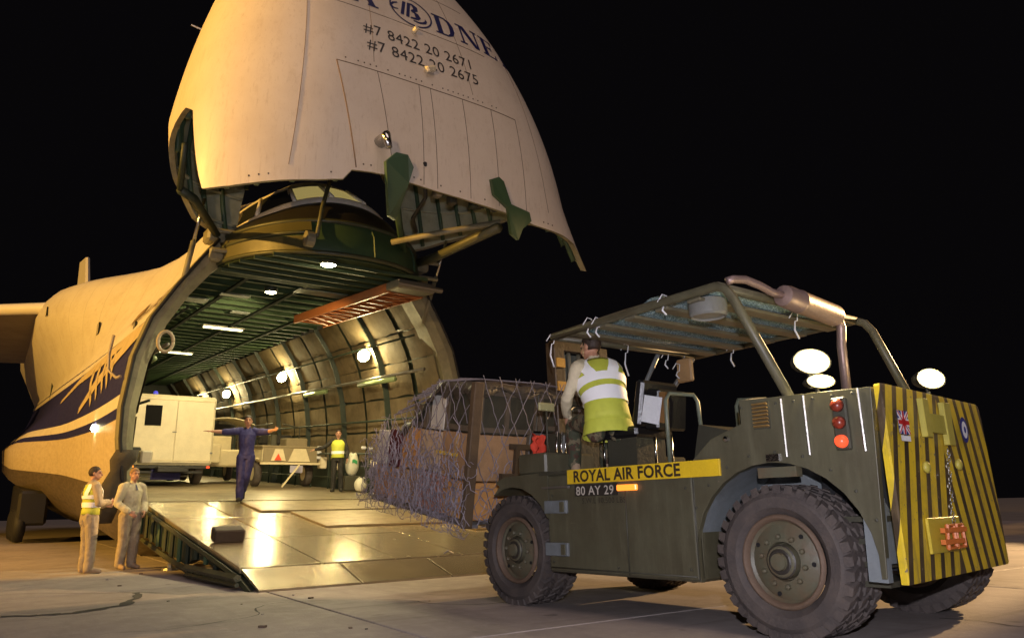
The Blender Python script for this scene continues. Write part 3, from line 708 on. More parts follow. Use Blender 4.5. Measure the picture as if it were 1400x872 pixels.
GL = {
 'A': [bar(.02, 0, .36, 1, .09), bar(.62, 0, .34, 1, .22), bar(.2, .33, .26, .42, .42), serif(-.08, 0, .3), serif(.54, 0, .38)],
 'D': [bar(.1, 0, .1, 1, .2), serif(0, 0, .5), serif(0, .93, .5), [(.5, 0), (.72, .12), (.82, .35), (.82, .65), (.72, .88), (.5, 1), (.5, .92), (.6, .8), (.63, .6), (.63, .4), (.6, .2), (.5, .08)]],
 'N': [bar(.1, 0, .1, 1, .08), bar(.62, 0, .1, 1, .22), bar(.76, 0, .76, 1, .08), serif(-.02, 0, .3), serif(-.04, .93, .3), serif(.64, .93, .3)],
 'E': [bar(.1, 0, .1, 1, .2), serif(0, 0, .72), serif(0, .93, .7), bar(.3, .47, .3, .55, .25), bar(.62, 0, .66, .25, .06), bar(.6, .78, .6, 1, .06), bar(.5, .4, .5, .62, .05)],
 'P': [bar(.1, 0, .1, 1, .2), serif(0, 0, .42), serif(0, .93, .4), [(.3, 1), (.58, .98), (.72, .84), (.72, .62), (.58, .48), (.3, .45), (.3, .52), (.5, .56), (.54, .65), (.54, .82), (.5, .9), (.3, .93)]],
 'R': [bar(.1, 0, .1, 1, .2), serif(0, 0, .42), serif(0, .93, .4), [(.3, 1), (.58, .98), (.72, .84), (.72, .66), (.58, .52), (.3, .5), (.3, .56), (.5, .6), (.54, .68), (.54, .84), (.5, .9), (.3, .93)], bar(.62, 0, .38, .52, .22), serif(.6, 0, .32)],
 'G': [[(.72, .75), (.72, .95), (.66, .95), (.64, .88), (.5, .97), (.3, .97), (.12, .82), (.03, .5), (.12, .18), (.3, .03), (.52, .03), (.68, .12), (.68, .4), (.5, .4), (.5, .16), (.36, .1), (.28, .2), (.24, .5), (.28, .8), (.4, .9), (.55, .86), (.66, .75)], serif(.42, .38, .36)],
 'O': [[(.4, 0), (.68, .12), (.8, .5), (.68, .88), (.4, 1), (.4, .93), (.52, .82), (.58, .5), (.52, .18), (.4, .07)], [(.4, 0), (.4, .07), (.28, .18), (.22, .5), (.28, .82), (.4, .93), (.4, 1), (.12, .88), (0, .5), (.12, .12)]],
 'L': [bar(.1, 0, .1, 1, .2), serif(0, 0, .7), serif(0, .93, .42), bar(.6, 0, .64, .28, .06)],
 'V': [bar(.34, 0, 0, 1, .22), bar(.38, 0, .68, 1, .08), serif(-.08, .93, .36), serif(.56, .93, .3)],
}
LH, LS = 4.06, .58
x_ = .64
for ch in 'DNEPR': letter_poly(GL[ch], x_, LH - .02, LS, 'nose_letter'); x_ += .60
x_ = -.62
for ch in 'AGLOV': x_ -= .54; letter_poly(GL[ch], x_, LH, LS, 'nose_letter')
em = MB(); ec = (.13, 4.38)
em.rings([[von(ec[0] + r * cos(2 * pi * k / 48), ec[1] + r * sin(2 * pi * k / 48) * .93, .010) for k in range(48)] for r in (.47, .435)], True, False)
em.build('emblem_ring', navy, vo)
letter_poly([bar(.0, .12, .22, .88, .12), bar(.20, .10, .40, .9, .12), [(.36, .08), (.64, .1), (.78, .26), (.72, .44), (.6, .5), (.74, .6), (.76, .8), (.6, .92), (.42, .9), (.42, .84), (.56, .82), (.58, .64), (.46, .54), (.46, .46), (.56, .42), (.58, .2), (.38, .16)],
             [(-.34, .44), (-.2, .62), (.0, .72), (.0, .67), (-.16, .56), (-.26, .42), (-.2, .34), (-.04, .36), (-.04, .32), (-.24, .28), (-.34, .34)],
             [(.44, -.02), (.7, -.04), (.94, .06), (1.0, .2), (.94, .32), (.92, .2), (.82, .1), (.66, .03), (.46, .04)]], ec[0] - .27, ec[1] - .27, .60, 'emblem_letters')
# green hinge brackets that stick out through the chin, and the struts behind it
def plate(poly3, th, m, name, parent=vo):
    a = [Vector(p) for p in poly3]; n = (a[1] - a[0]).cross(a[2] - a[0]).normalized() * th / 2
    b_ = MB(); k = len(a); b_.v = [tuple(p + n) for p in a] + [tuple(p - n) for p in a]
    b_.f = [tuple(range(k)), tuple(range(2 * k - 1, k - 1, -1))] + [(i, (i + 1) % k, k + (i + 1) % k, k + i) for i in range(k)]; b_.m = [0] * len(b_.f)
    return b_.build(name, m, parent)
plate([(-.83, -5.14, 5.87), (-.66, -5.16, 6.06), (-.44, -5.16, 6.07), (-.30, -5.12, 5.89), (-.32, -5.0, 5.63), (-.30, -4.5, 5.1), (-.48, -4.6, 5.12), (-.72, -5.0, 5.50)], .10, aircraft_green, 'lock_bracket')
plate([(1.35, -5.06, 6.09), (1.51, -5.07, 6.17), (1.63, -5.06, 6.11), (1.83, -5.03, 5.71), (2.28, -5.0, 5.65), (2.33, -5.0, 5.48), (2.13, -5.0, 5.29), (2.03, -5.0, 5.05), (1.87, -5.0, 5.14), (1.76, -5.03, 5.62), (1.42, -5.06, 5.8)], .09, mat('lock_bracket_green', (0.045, 0.09, 0.04), .5), 'lock_bracket')
def beam_(pts, r, name, m=aircraft_green, n=6, parent=vo): b_ = MB(); b_.tube(pts, r, n); return b_.build(name, m, parent, smooth=True)
beam_([(-3.5, -2.25, 5.62), (-3.2, -2.0, 5.58), (-2.2, .15, 5.48)], .085, 'hinge_arm', dark_green)
beam_([(-3.62, -3.0, 6.20), (-3.5, -2.25, 5.62)], .055, 'hinge_arm', dark_green)
beam_([(2.2, -.1, 5.6), (1.9, -2.0, 5.35), (2.0, -4.4, 5.45)], .10, 'hinge_arm', mat('beam_pale_olive', (0.085, 0.085, 0.045), .5))
beam_([(-.6, -5.0, 5.75), (.4, -3.2, 5.55), (1.35, -1.6, 5.3)], .07, 'visor_strut', aircraft_green)
beam_([(2.1, -4.3, 5.6), (1.2, -3.6, 5.4), (.4, -2.9, 5.2)], .06, 'visor_strut', frame_grey)
beam_([(0.0, -5.0, 6.1), (.35, -4.4, 5.7), (.5, -3.6, 5.55), (.9, -3.0, 5.5)], .035, 'visor_hose', black_rubber)
for k in range(7):
    bx = MB(); bx.box((.7 + k * .22, -4.2 + .1 * (k % 3), 5.95 + .1 * (k % 2)), (.16, .2, .22), bev=.03); bx.build('visor_fitting', random.choice([steel, dark_green, olive_dk]), vo)
# hydraulic struts between visor and fuselage
def ram(a, b_, name='visor_ram'):
    a, b_ = Vector(a), Vector(b_); m_ = a.lerp(b_, .55)
    o = beam_([a, m_], .055, name, frame_grey, 8, plane); beam_([m_, b_], .035, 'ram_rod', chrome, 8, o)
ram((-2.95, -.15, 4.15), (-2.75, -.6, 6.1)); ram((2.62, -.15, 4.2), (3.0, -.5, 6.3))
beam_([(-.95, -2.35, 5.2), (-.72, -1.9, 6.0), (-.45, -1.6, 6.9)], .045, 'deck_strut', mat('beam_pale_olive', (0.085, 0.085, 0.045)), 8, plane)
p = MB(); p.lathe([(.02, -.12), (.16, -.08), (.16, .08), (.02, .12)], 12, 'x', (-1.1, -2.35, 5.12)); p.build('strut_hub', frame_grey, plane)
for (x, y, z) in ((2.22, -.5, 5.1), (2.25, -.45, 5.5), (-2.3, -.1, 5.05), (-2.35, .0, 5.5)):
    b_ = MB(); b_.box((x, y, z), (.4, .5, .3), bev=.05); b_.tube([(x - .15, y - .35, z + .05), (x + .35, y - .4, z + .05)], .05, 6); b_.build('hinge_fitting', frame_grey, plane)
# stores hoops and loops near the left edge of the mouth
def ring_tube(c, r, rr, m, name, parent, M=None, a0=0, a1=360):
    b_ = MB(); b_.tube([Vector(c) + (M @ Vector((r * cos(radians(a0 + (a1 - a0) * k / 20)), 0, 1.45 * r * sin(radians(a0 + (a1 - a0) * k / 20)))) if M else Vector((r * cos(radians(a0 + (a1 - a0) * k / 20)), 0, 1.45 * r * sin(radians(a0 + (a1 - a0) * k / 20))))) for k in range(21)], rr, 6)
    return b_.build(name, m, parent, smooth=True)
ring_tube((-3.15, -.3, 3.12), .14, .035, mat('pale_hose', (0.42, 0.35, 0.24), .6), 'hose_loop', plane)
b_ = MB(); b_.tube([(-3.95, .8, 3.3), (-4.0, .75, 2.9), (-4.0, .55, 2.55), (-3.88, .2, 2.38), (-3.84, 0, 2.40)], .03, 6); b_.build('hanging_hose', mat('pale_hose', (0.42, 0.35, 0.24)), plane, smooth=True)
b_ = MB(); b_.lathe([(.06, 0), (.09, -.05), (.01, -.09)], 12, 'x', (side_x(4.2, 1.52) , 4.2, 1.52)); b_.build('position_lamp', lit_hold, plane)
# --- ramp
RA = (-3.45, -.05, 0.0)
ramp_top = lambda x, s_: None
rt_m = mat('ramp_metal', (0.52, 0.44, 0.29), 0.22, metal=0.65, dirt=0.6, dirtcol=(0.27, 0.21, 0.13), dscale=1.1, bump=0.0, bscale=7)
rt_m2 = mat('ramp_deck_plate', (0.36, 0.29, 0.18), 0.36, metal=.55, dirt=.7, dirtcol=(0.16, 0.12, 0.07), dscale=2)
# ramp axes in world space, hinge at the fold line
hingeL = Vector((-7.21, 14.8, 1.16)); toeL = Vector((-3.06, 9.28, 0.03))
latv = Vector((cos(radians(-32.5)), -sin(radians(-32.5)), 0)).normalized()
latv = (MPL.to_3x3() @ Vector((1, 0, 0))).normalized()
inv = MPL.inverted()
def rp(u, t, dz=0.0):   # u metres across from the left edge, t 0 hinge .. 1 toe
    p = hingeL.lerp(toeL, t) + latv * u
    # steeper last flap
    kf = .89
    zt = hingeL.z * (1 - t) if t < 0 else None
    z = 1.16 - (1.16 - .24) * (t / kf) if t < kf else .24 - (.24 - .02) * ((t - kf) / (1 - kf))
    p.z = z + dz
    return inv @ p
rampo = empty('cargo_ramp', MPL); rampo.parent = plane; rampo.matrix_parent_inverse = MPL.inverted()
RW = 6.6
def slabq(name, u0, u1, t0, t1, top, th, m):
    b_ = MB(); g1 = .012; tg = .002
    vs = [rp(u0 + g1, t0 + tg, top), rp(u1 - g1, t0 + tg, top), rp(u1 - g1, t1 - tg, top), rp(u0 + g1, t1 - tg, top)]
    vs += [v - Vector((0, 0, th)) for v in vs]
    b_.add(vs, [(0, 1, 2, 3), (7, 6, 5, 4), (0, 4, 5, 1), (1, 5, 6, 2), (2, 6, 7, 3), (3, 7, 4, 0)])
    o = b_.build(name, m, rampo, bevel=.008); return o
us = [0, 1.1, 2.2, 3.3, 4.4, 5.5, 6.6]
for (t0, t1) in ((0, .30), (.30, .60), (.60, .89)):
    for i in range(6): slabq('ramp_panel', us[i], us[i + 1], t0, t1, 0, .07, rt_m)
for i in range(5): slabq('ramp_flap', 6.6 / 5 * i, 6.6 / 5 * (i + 1), .893, 1.0, 0, .035, rt_m)
# thicker deck plates lying proud of the ramp, with dark steps
slabq('deck_plate', 1.75, 6.4, .03, .23, .035, .03, rt_m2)
slabq('deck_plate', 2.25, 6.4, .25, .50, .035, .03, rt_m2)
slabq('deck_plate', 4.75, 6.5, .50, .62, .035, .03, rt_m2)
# side wall of the ramp with ribs
sd = MB(); n = 10
def under(t): return .62 - .22 * t if t < .55 else max(.06, .50 * (1 - t) + .04)
a = [rp(.02, t_ / n * .98, -.075) for t_ in range(n + 1)]; c = [rp(.02, t_ / n * .98, -.075 - under(t_ / n) * .8) for t_ in range(n + 1)]
inn_ = [p + (inv.to_3x3() @ (latv * .12)) for p in a]; inn2 = [p + (inv.to_3x3() @ (latv * .12)) for p in c]
sd.rings([a, c, inn2, inn_], False, False); sd.build('ramp_side_wall', mat('ramp_side_green', (0.045, 0.075, 0.055), .5, dirt=.6, dirtcol=(0.10, 0.085, 0.04)), rampo)
for k in range(13):
    t_ = .03 + k * .073; rb = MB(); rb.tube([rp(-.03, t_, -.09), rp(-.03, t_, -.07 - under(t_) * .78)], .035, 4); rb.build('ramp_side_rib', dark_green if k % 3 else aircraft_green, rampo)
for (dz0, nm) in ((-.10, 'ramp_side_rail'),):
    rb = MB(); rb.tube([rp(-.03, t_ / 10, dz0) for t_ in range(11)], .04, 5); rb.build(nm, mat('olive_flange', (0.055, 0.06, 0.03)), rampo)
rb = MB(); rb.tube([rp(-.03, .06, -.62), rp(-.03, .35, -.56), rp(-.03, .58, -.48)], .045, 5); rb.build('ramp_side_rail', mat('olive_flange', (0.055, 0.06, 0.03)), rampo)
# lower support beam with lattice
bb = MB(); A_ = [rp(-.10, .58, -.40), rp(-.10, .93, -.02)]; 
lowz = [inv @ Vector(((MPL @ p).x, (MPL @ p).y, .06)) for p in A_]
bb.tube([A_[0], A_[1]], .05, 5); bb.tube(lowz, .03, 5)
for k in range(6):
    p0 = A_[0].lerp(A_[1], k / 6); p1 = lowz[0].lerp(lowz[1], (k + .5) / 6); p2 = A_[0].lerp(A_[1], (k + 1) / 6); bb.tube([p0, p1, p2], .02, 4)
bb.build('ramp_support_beam', mat('support_olive', (0.10, 0.10, 0.05), .5), rampo)
for (u, t_) in ((.15, .28), (6.2, .3)):
    jk = MB(); p0 = MPL @ rp(u, t_, -.3); jk.tube([inv @ p0, inv @ Vector((p0.x, p0.y, .04))], .05, 8); jk.lathe([(.14, 0), (.12, .04)], 12, 'z', tuple(inv @ Vector((p0.x, p0.y, .01)))); jk.build('ramp_jack', steel, rampo)
bx = MB(); c_ = rp(.36, .63, .105); bx.box(tuple(c_), (.44, .26, .19), bev=.02, rot=(.19, 0, 0))
tag(bx.build('tool_box', mat('chock_brown', (0.045, 0.03, 0.02), .7), M=MPL), 'small dark wooden box resting on the left side of the lowered ramp', 'box')
for (u, t_) in ((3.0, .88), (4.0, .875), (5.6, .88)):
    k_ = MB(); k_.tube([rp(u, t_, .01), rp(u + .08, t_, .05), rp(u + .16, t_, .01)], .015, 5); k_.build('ramp_lashing_ring', steel, rampo)
for k in range(10):
    x = -2.6 + k * .6; b_ = MB(); b_.box((x, .6 + .25 * (k % 3), .012), (.30, .07, .02)); b_.build('floor_lashing_point', steel, hfo)
for (x0, x1) in ((-3.2, -1.1), (-1.08, 1.1), (1.12, 3.2)):
    b_ = MB(); b_.box(((x0 + x1) / 2, .75, .012), (x1 - x0, 1.35, .018), bev=.004); b_.build('sill_plate', rt_m2, hfo)
# --- wing, tail fin, gear
wg = MB()
def foil(x, yl, yt, zl, zt, th):
    n = 9; up = []; dn = []
    for i in range(n):
        t_ = (1 - cos(pi * i / (n - 1))) / 2; y = yl + (yt - yl) * t_; zc = zl + (zt - zl) * t_
        e_ = th * (sqrt(t_) * 1.2 * (1 - t_) + .02); up.append((x, y, zc + e_)); dn.append((x, y, zc - e_ * .8))
    return up + dn[::-1][1:-1]
wg.rings([foil(-2.6, 26.3, 44, 8.35, 7.0, 1.15), foil(-4.4, 27.5, 44, 8.1, 6.9, 1.1), foil(-12, 32, 45, 7.5, 6.6, .9), foil(-36, 49, 54, 5.4, 5.0, .35)]); wg.build('wing', mat('wing_grey', (0.24, 0.20, 0.16), .45, dirt=.4, dscale=.6), plane, smooth=True, auto=60)
le = MB(); le.tube([(-3.2, 26.7, 8.25), (-4.3, 27.5, 8.1), (-12, 31.9, 7.5), (-36, 48.9, 5.4)], [.3, .30, .22, .1], 10); le.build('wing_leading_edge', white_ac, plane, smooth=True)
for (x, y) in ((-9, 44), (-16, 46)):
    ff = MB(); ff.tube([(x, y - 8, 6.3), (x, y - 4, 5.9), (x, y + 1, 6.0)], [.1, .4, .05], 8); ff.build('flap_track_fairing', white_ac, plane, smooth=True)
en = MB(); ex, ey, ez = -13.0, 29.0, 5.2
en.lathe([(1.25, 0), (1.5, .15), (1.55, 1.2), (1.2, 3.4), (.8, 4.4)], 28, 'y', (ex, ey, ez), cap=False); en.build('engine_nacelle', white_ac, plane, smooth=True)
tfm = MB()
def fin(z, y0, y1, th, xc=0): return [(xc - th, (y0 + y1) / 2, z), (xc - th * .4, y0 + .3, z), (xc, y0, z), (xc + th * .4, y0 + .3, z), (xc + th, (y0 + y1) / 2, z), (xc, y1, z)]
tfm.rings([fin(6.5, 55, 70, 1.0), fin(15, 60, 71.5, .8), fin(15.6, 61, 71.5, .55), fin(20.0, 66, 72, .45)]); tfm.build('tail_fin', white_ac, plane)
for s_ in (-1, 1):
    for k in range(5):
        wh = MB(); wh.lathe([(.0, -.2), (.32, -.22), (.62, -.16), (.66, 0), (.62, .16), (.32, .22), (0, .2)], 24, 'x', (s_ * 4.45, 19 + k * 1.65, .68 - 1.158 - .0700 * (19 + k * 1.65))); wh.build('main_wheel', black_rubber, plane, smooth=True)
    gd = MB(); gd.box((s_ * 4.1, 22.4, -1.15), (1.0, 8, 1.3), bev=.1); gd.build('gear_bay', black, plane)
for s_ in (-1, 1):
    wh = MB(); wh.lathe([(0, -.18), (.3, -.2), (.52, -.15), (.56, 0), (.52, .15), (.3, .2), (0, .18)], 20, 'x', (s_ * .9, 11, .58 - 1.158 - .77)); wh.build('nose_wheel', black_rubber, plane, smooth=True)
# ------------------------------------------------------------------ forklift
fk = tag(empty('forklift_truck', MFK), 'olive military rough terrain forklift with striped yellow and black tail carrying a netted load', 'forklift')
FD = 2.15     # body width
# tank body between the wheels
b_ = MB(); b_.box((FD / 2, -1.28, .765), (FD, 1.70, .87), bev=.02); side = b_.build('side_body', olive, fk, bevel=.01)
b_ = MB(); b_.box((FD / 2, -1.25, 1.205), (FD + .04, 1.82, .03)); b_.build('deck_plate', olive_dk, fk)
b_ = MB(); b_.box((FD / 2, -1.25, 1.225), (FD - .5, 1.7, .02)); b_.build('deck_mat', black, fk)
# front cowl with mudguard over the front wheel
prof = [(-.45, .36), (-.44, .80)] + [(.10 + .60 * cos(radians(a)), .50 + .60 * sin(radians(a))) for a in range(150, 58, -15)] + [(.30, 1.11), (.36, 1.15), (.22, 1.20), (-.44, 1.22)]
b_ = MB(); b_.prism(prof, 0.0, FD, 'x'); b_.build('front_mudguard', olive, fk, bevel=.01)
for x0 in (.35, FD - .35):
    b_ = MB(); b_.box((x0, -.19, 1.31), (.66, .42, .2), bev=.02); b_.build('front_cowl', olive, fk)
b_ = MB(); b_.box((1.05, -.10, 1.42), (1.3, .3, .42), bev=.03); b_.build('dash_cowl', olive_dk, fk)
# step recesses on the side and handle bar
for z in (.90, .53):
    b_ = MB(); b_.box((-.012, -.56, z), (.03, .30, .115), bev=.005); s1 = b_.build('step_recess', greyblue, fk)
    b_ = MB(); b_.box((-.03, -.66, z), (.02, .05, .09)); b_.build('step_edge', olive, s1)
b_ = MB(); b_.box((-.03, -.58, 1.075), (.03, .36, .02)); b_.build('side_grab_strip', steel, fk)
# rear body around the rear wheel
arch = [(-2.80 + .69 * cos(radians(a)), .50 + .67 * sin(radians(a))) for a in range(-6, 181, 11)]
rear_prof = [(-2.13, .33), (-2.13, 1.22), (-2.32, 1.37), (-2.60, 1.46), (-2.60, 1.63), (-3.56, 1.605), (-3.52, .43), (-3.49, .43)] 
poly = [(-2.13, .33), (-2.13, 1.22), (-2.32, 1.37), (-2.60, 1.46), (-2.60, 1.63), (-3.58, 1.60), (-3.52, .43)] + [(-2.80 - .69 * cos(radians(a)), .50 + .67 * sin(radians(a))) for a in range(-6, 187, 12)]
for x0 in (0.0, FD - .05):
    if x0 > 1: poly = [(max(u, -3.05), v_) for u, v_ in poly]
    b_ = MB(); b_.prism(poly, x0, x0 + .05, 'x'); b_.build('rear_side_panel', olive, fk, bevel=.006)
b_ = MB(); b_.box((FD / 2, -2.97, 1.40), (FD - .11, .72, .36)); b_.build('engine_cover', olive, fk)
b_ = MB(); b_.prism([(-2.14, 1.18), (-2.32, 1.355), (-2.60, 1.445), (-2.60, 1.2)], .06, FD - .06, 'x'); b_.build('sloping_cover', olive, fk)
# wheel arch liners
for x0 in (.06, FD - .46):
    rr_ = .70 if x0 < 1 else .56
    b_ = MB(); pr = [(-2.80 + rr_ * cos(radians(a)), .50 + .68 * sin(radians(a))) for a in range(-8, 190, 11)]
    b_.rings([[(x0, y, z) for y, z in pr], [(x0 + .5, y, z) for y, z in pr]], False, False); b_.build('wheel_arch_liner', greyblue, fk, smooth=True)
b_ = MB(); b_.box((.60, -2.8, .85), (.04, 1.3, .72)); b_.build('inner_arch_wall', greyblue, fk)
for z in (.78, .64, .50, .38):
    b_ = MB(); b_.box((.45, -3.30, z), (.55, .30, .035)); b_.build('rear_cross_step', olive_dk, fk)
b_ = MB(); b_.box((1.1, -3.2, .9), (1.4, .5, .9)); b_.build('rear_chassis', black, fk)
b_ = MB(); b_.box((.04, -3.47, .66), (.06, .12, .5), rot=(radians(2), 0, 0)); b_.build('rear_arch_post', greyblue, fk)
b_ = MB(); b_.box((.02, -2.86, 1.10), (.07, .3, .07)); b_.build('arch_bracket', olive_worn, fk)
# engine cover seam highlights built as steel tubes, slatted plate on the near side
for y in (-2.95, -3.12, -3.5):
    b_ = MB(); b_.tube([(-.012, y, 1.20), (-.012, y - .0, 1.60)], .009, 6); b_.build('seam_glint', steel, fk)
b_ = MB(); b_.box((-.006, -2.78, 1.50), (.012, .13, .19)); v = b_.build('side_plate', olive_dk, fk)
for k in range(7):
    b_ = MB(); b_.box((-.02, -2.78, 1.425 + k * .026), (.02, .12, .010), rot=(0, .4, 0)); b_.build('plate_slat', mat('yellow_slat', (0.45, 0.28, 0.10), .35, metal=.6), v)  # thin yellowish slats on a dark plate
b_ = MB(); b_.box((-.01, -2.84, 1.20), (.02, .10, .05)); b_.build('hinge', chrome, fk)
# tail lamps
b_ = MB(); b_.box((-.02, -3.37, 1.385), (.04, .10, .34), bev=.01); tl = b_.build('tail_lamp_panel', olive_dk, fk)
for k, z in enumerate((1.50, 1.39, 1.27)):
    b_ = MB(); b_.lathe([(.042, 0), (.038, -.03), (.01, -.045)], 16, 'x', (-.04, -3.37, z)); b_.build('tail_lamp', lit_red if k == 2 else red_lens, tl, smooth=True)
# counterweight with warning stripes
def stripe_mat():
    m, nt, b = newmat('hazard_stripes')
    tc = N(nt, 'ShaderNodeTexCoord').outputs['Object']; sp = N(nt, 'ShaderNodeSeparateXYZ'); L(nt, tc, sp.inputs[0])
    xx = math_(nt, 'SUBTRACT', sp.outputs['X'], math_(nt, 'ADD', sp.outputs['Y'], 3.65)); dx = math_(nt, 'ABSOLUTE', math_(nt, 'SUBTRACT', xx, .88))
    u = math_(nt, 'ADD', dx, math_(nt, 'MULTIPLY', sp.outputs['Z'], 0.27))
    s_ = math_(nt, 'GREATER_THAN', math_(nt, 'FRACT', math_(nt, 'MULTIPLY', u, 1 / 0.165)), 0.60)
    n1 = noise_(nt, 5, 6, .7); n2 = noise_(nt, 30, 4, .7)
    ye = mix(nt, ramp01(nt, n1, .45, .7), (0.66, 0.47, 0.02), (0.46, 0.33, 0.03))
    bl = mix(nt, ramp01(nt, n1, .45, .7), (0.045, 0.03, 0.015), (0.09, 0.06, 0.03))
    c = mix(nt, s_, ye, bl); c = mix(nt, math_(nt, 'MULTIPLY', ramp01(nt, n2, .6, .75), .5), c, (0.09, 0.06, 0.03)); n3 = noise_(nt, 7, 5, .8, None, (1.8, 1, .2)); c = mix(nt, math_(nt, 'MULTIPLY', ramp01(nt, n3, .52, .70), .6), c, (0.16, 0.11, 0.05)); c = mix(nt, ramp01(nt, noise_(nt, 24, 2, .6), .68, .70), c, (0.20, 0.15, 0.10))
    L(nt, c, b.inputs['Base Color']); b.inputs['Roughness'].default_value = .45
    bp = N(nt, 'ShaderNodeBump'); bp.inputs['Strength'].default_value = .2; bp.inputs['Distance'].default_value = .01; L(nt, n1, bp.inputs['Height']); L(nt, bp.outputs[0], b.inputs['Normal'])
    return m
hz_m = stripe_mat()
cw = MB()
def cwring(z, x0, x1, d): return [(x0, -3.60, z), (x0, -3.635 - d, z), (x0 + .01, -3.645 - d, z), (x1 - .16, -3.52 - d, z), (x1, -3.40 - d * .6, z), (x1, -3.30, z)]
cw.rings([cwring(.405, .0, 2.10, 0), cwring(.42, .0, 2.12, .0), cwring(.75, .0, 2.12, .0), cwring(1.5, .0, 2.06, .0), cwring(1.60, .0, 2.04, .0), cwring(1.615, .01, 2.0, 0)])
cwo = cw.build('counterweight', hz_m, fk, smooth=True, auto=30)
def rf(x, z, off=.0):      # point on the rear face
    return Vector((x, -3.655 + (x - .02) * .056 - off, z))
def facebox(name, x, z, wd, ht, th, m, bev=.004, parent=cwo):
    b_ = MB(); c = rf(x, z, th / 2 - .01); b_.box(tuple(c), (wd, th, ht), rot=(0, 0, .056), bev=bev); return b_.build(name, m, parent)
facebox('tow_pad', .78, 1.40, .36, .13, .03, mat('dull_yellow', (0.42, 0.36, 0.06), .5)); facebox('tow_pad_lug', .60, 1.43, .10, .26, .04, mat('dull_yellow', (0.42, 0.36, 0.06))); facebox('tow_pad_lug', 1.0, 1.41, .12, .30, .04, mat('dull_yellow', (0.42, 0.36, 0.06)))
pp = facebox('number_panel', .66, .67, .56, .22, .02, mat('panel_yellow', (0.55, 0.42, 0.04), .4))
for k in range(2):
    b_ = MB(); c0 = rf(.55 + k * .16, .66, .05); b_.tube([c0 + Vector((0, 0, -.07)), c0 + Vector((.0, -.01, .07)), c0 + Vector((.12, 0, .07)), c0 + Vector((.12, 0, -.07)), c0 + Vector((0, 0, -.07))], .014, 6); b_.build('pintle_bar', mat('orange_bar', (0.6, 0.16, 0.03), .45), pp)
b_ = MB(); b_.box(tuple(rf(.66, .70, .06)), (.34, .03, .03)); b_.box(tuple(rf(.62, .63, .06)), (.30, .03, .03)); b_.build('pintle_bar', mat('orange_bar', (0.6, 0.16, 0.03)), pp)
for (x, z) in ((.52, 1.10), (1.13, 1.13)):
    b_ = MB(); b_.lathe([(.036, .0), (.04, -.02), (.02, -.032), (.005, -.034)], 16, 'y', tuple(rf(x, z, -.01))); b_.build('reflector_disc', mat('dull_yellow', (0.42, 0.36, 0.06)), cwo, smooth=True)
# safety chain down the middle
ch = None
for k in range(24):
    c = rf(.86 - .13 * (k / 23) + .02 * sin(k), 1.22 - k * .022, .035); T = Matrix.Translation(c) @ Matrix.Rotation((k % 2) * pi / 2 + .3, 4, 'Z')
    if ch is None:
        b_ = MB(); b_.tube([(.009 * cos(a), 0, .015 * sin(a)) for a in [2 * pi * i / 10 for i in range(11)]], .0035, 5, cap=False); ch = b_.build('chain_link', chrome, cwo); ch.matrix_local = T
    else: dup(ch, cwo, T)
# union flag and roundel decals
def decal(name, polys, x, z, wd, ht, off, parent=cwo):
    for col_, ps in polys:
        b_ = MB()
        for p in ps:
            o = len(b_.v); b_.v += [tuple(rf(x + (u - .5) * wd, z + (v_ - .5) * ht, off)) for u, v_ in p]; b_.f.append(tuple(range(o, o + len(p)))); b_.m.append(0)
        b_.build(name, col_, parent); off += .0025
fb = mat('flag_blue', (0.02, 0.03, 0.22), .5, bump=0); fw = mat('flag_white', (0.8, 0.8, 0.8), .5, bump=0); fr_ = mat('flag_red', (0.55, 0.02, 0.02), .5, bump=0)
def diag(w_, flip=False, sh=0):
    p = [(0, w_), (0, 0), (w_ * .6, 0), (1, 1 - w_), (1, 1), (1 - w_ * .6, 1)]
    return [(1 - u, v_) for u, v_ in p] if flip else p
decal('union_flag', [(fb, [[(0, 0), (1, 0), (1, 1), (0, 1)]]), (fw, [diag(.18), diag(.18, True), [(.36, 0), (.64, 0), (.64, 1), (.36, 1)], [(0, .34), (1, .34), (1, .66), (0, .66)]]),
                     (fr_, [diag(.06), diag(.06, True), [(.42, 0), (.58, 0), (.58, 1), (.42, 1)], [(0, .41), (1, .41), (1, .59), (0, .59)]])], .21, 1.375, .17, .15, .014)
decal('flag_caption', [(fw, [[(0, 0), (1, 0), (1, 1), (0, 1)]])], .22, 1.275, .15, .035, .014)
cir = lambda r: [(.5 + r * cos(2 * pi * k / 24), .5 + r * sin(2 * pi * k / 24)) for k in range(24)]
decal('roundel', [(fb, [cir(.5)]), (fw, [cir(.33)]), (fb, [cir(.13)])], 1.33, 1.385, .16, .19, .014)
# lettering on the near side
def side_text(body, size, y0, z0, m, bold, name, sx=1.0, off=.018, rz=0.0):
    v_, f_ = text2d(body, size, 'LEFT', bold, 0, sx); t_ = MB(); t_.add([(-off, y0 - u, z0 + q + rz * u) for u, q in v_], f_); return t_.build(name, m, fk)
b_ = MB(); b_.box((-.012, -1.565, 1.16), (.02, 1.66, .125), bev=.002); b_.build('name_board', yellow, fk)
side_text('ROYAL AIR FORCE', .135, -.82, 1.115, mat('dark_brown_print', (0.04, 0.025, 0.015), .5, bump=0), .004, 'name_lettering', 1.03, .027)
b_ = MB(); b_.box((-.008, -1.08, 1.038), (.012, .52, .10)); b_.build('registration_plate', mat('plate_dark', (0.03, 0.025, 0.02), .5), fk)
side_text('80 AY 29', .108, -.84, .998, mat('plate_white_print', (0.5, 0.45, 0.38), .5, bump=0), .001, 'registration_lettering', 1.08, .018)
side_text('S.W.L 10,500 LBS', .068, -.90, .925, blackprint, .0, 'load_lettering', 1.02, .006)
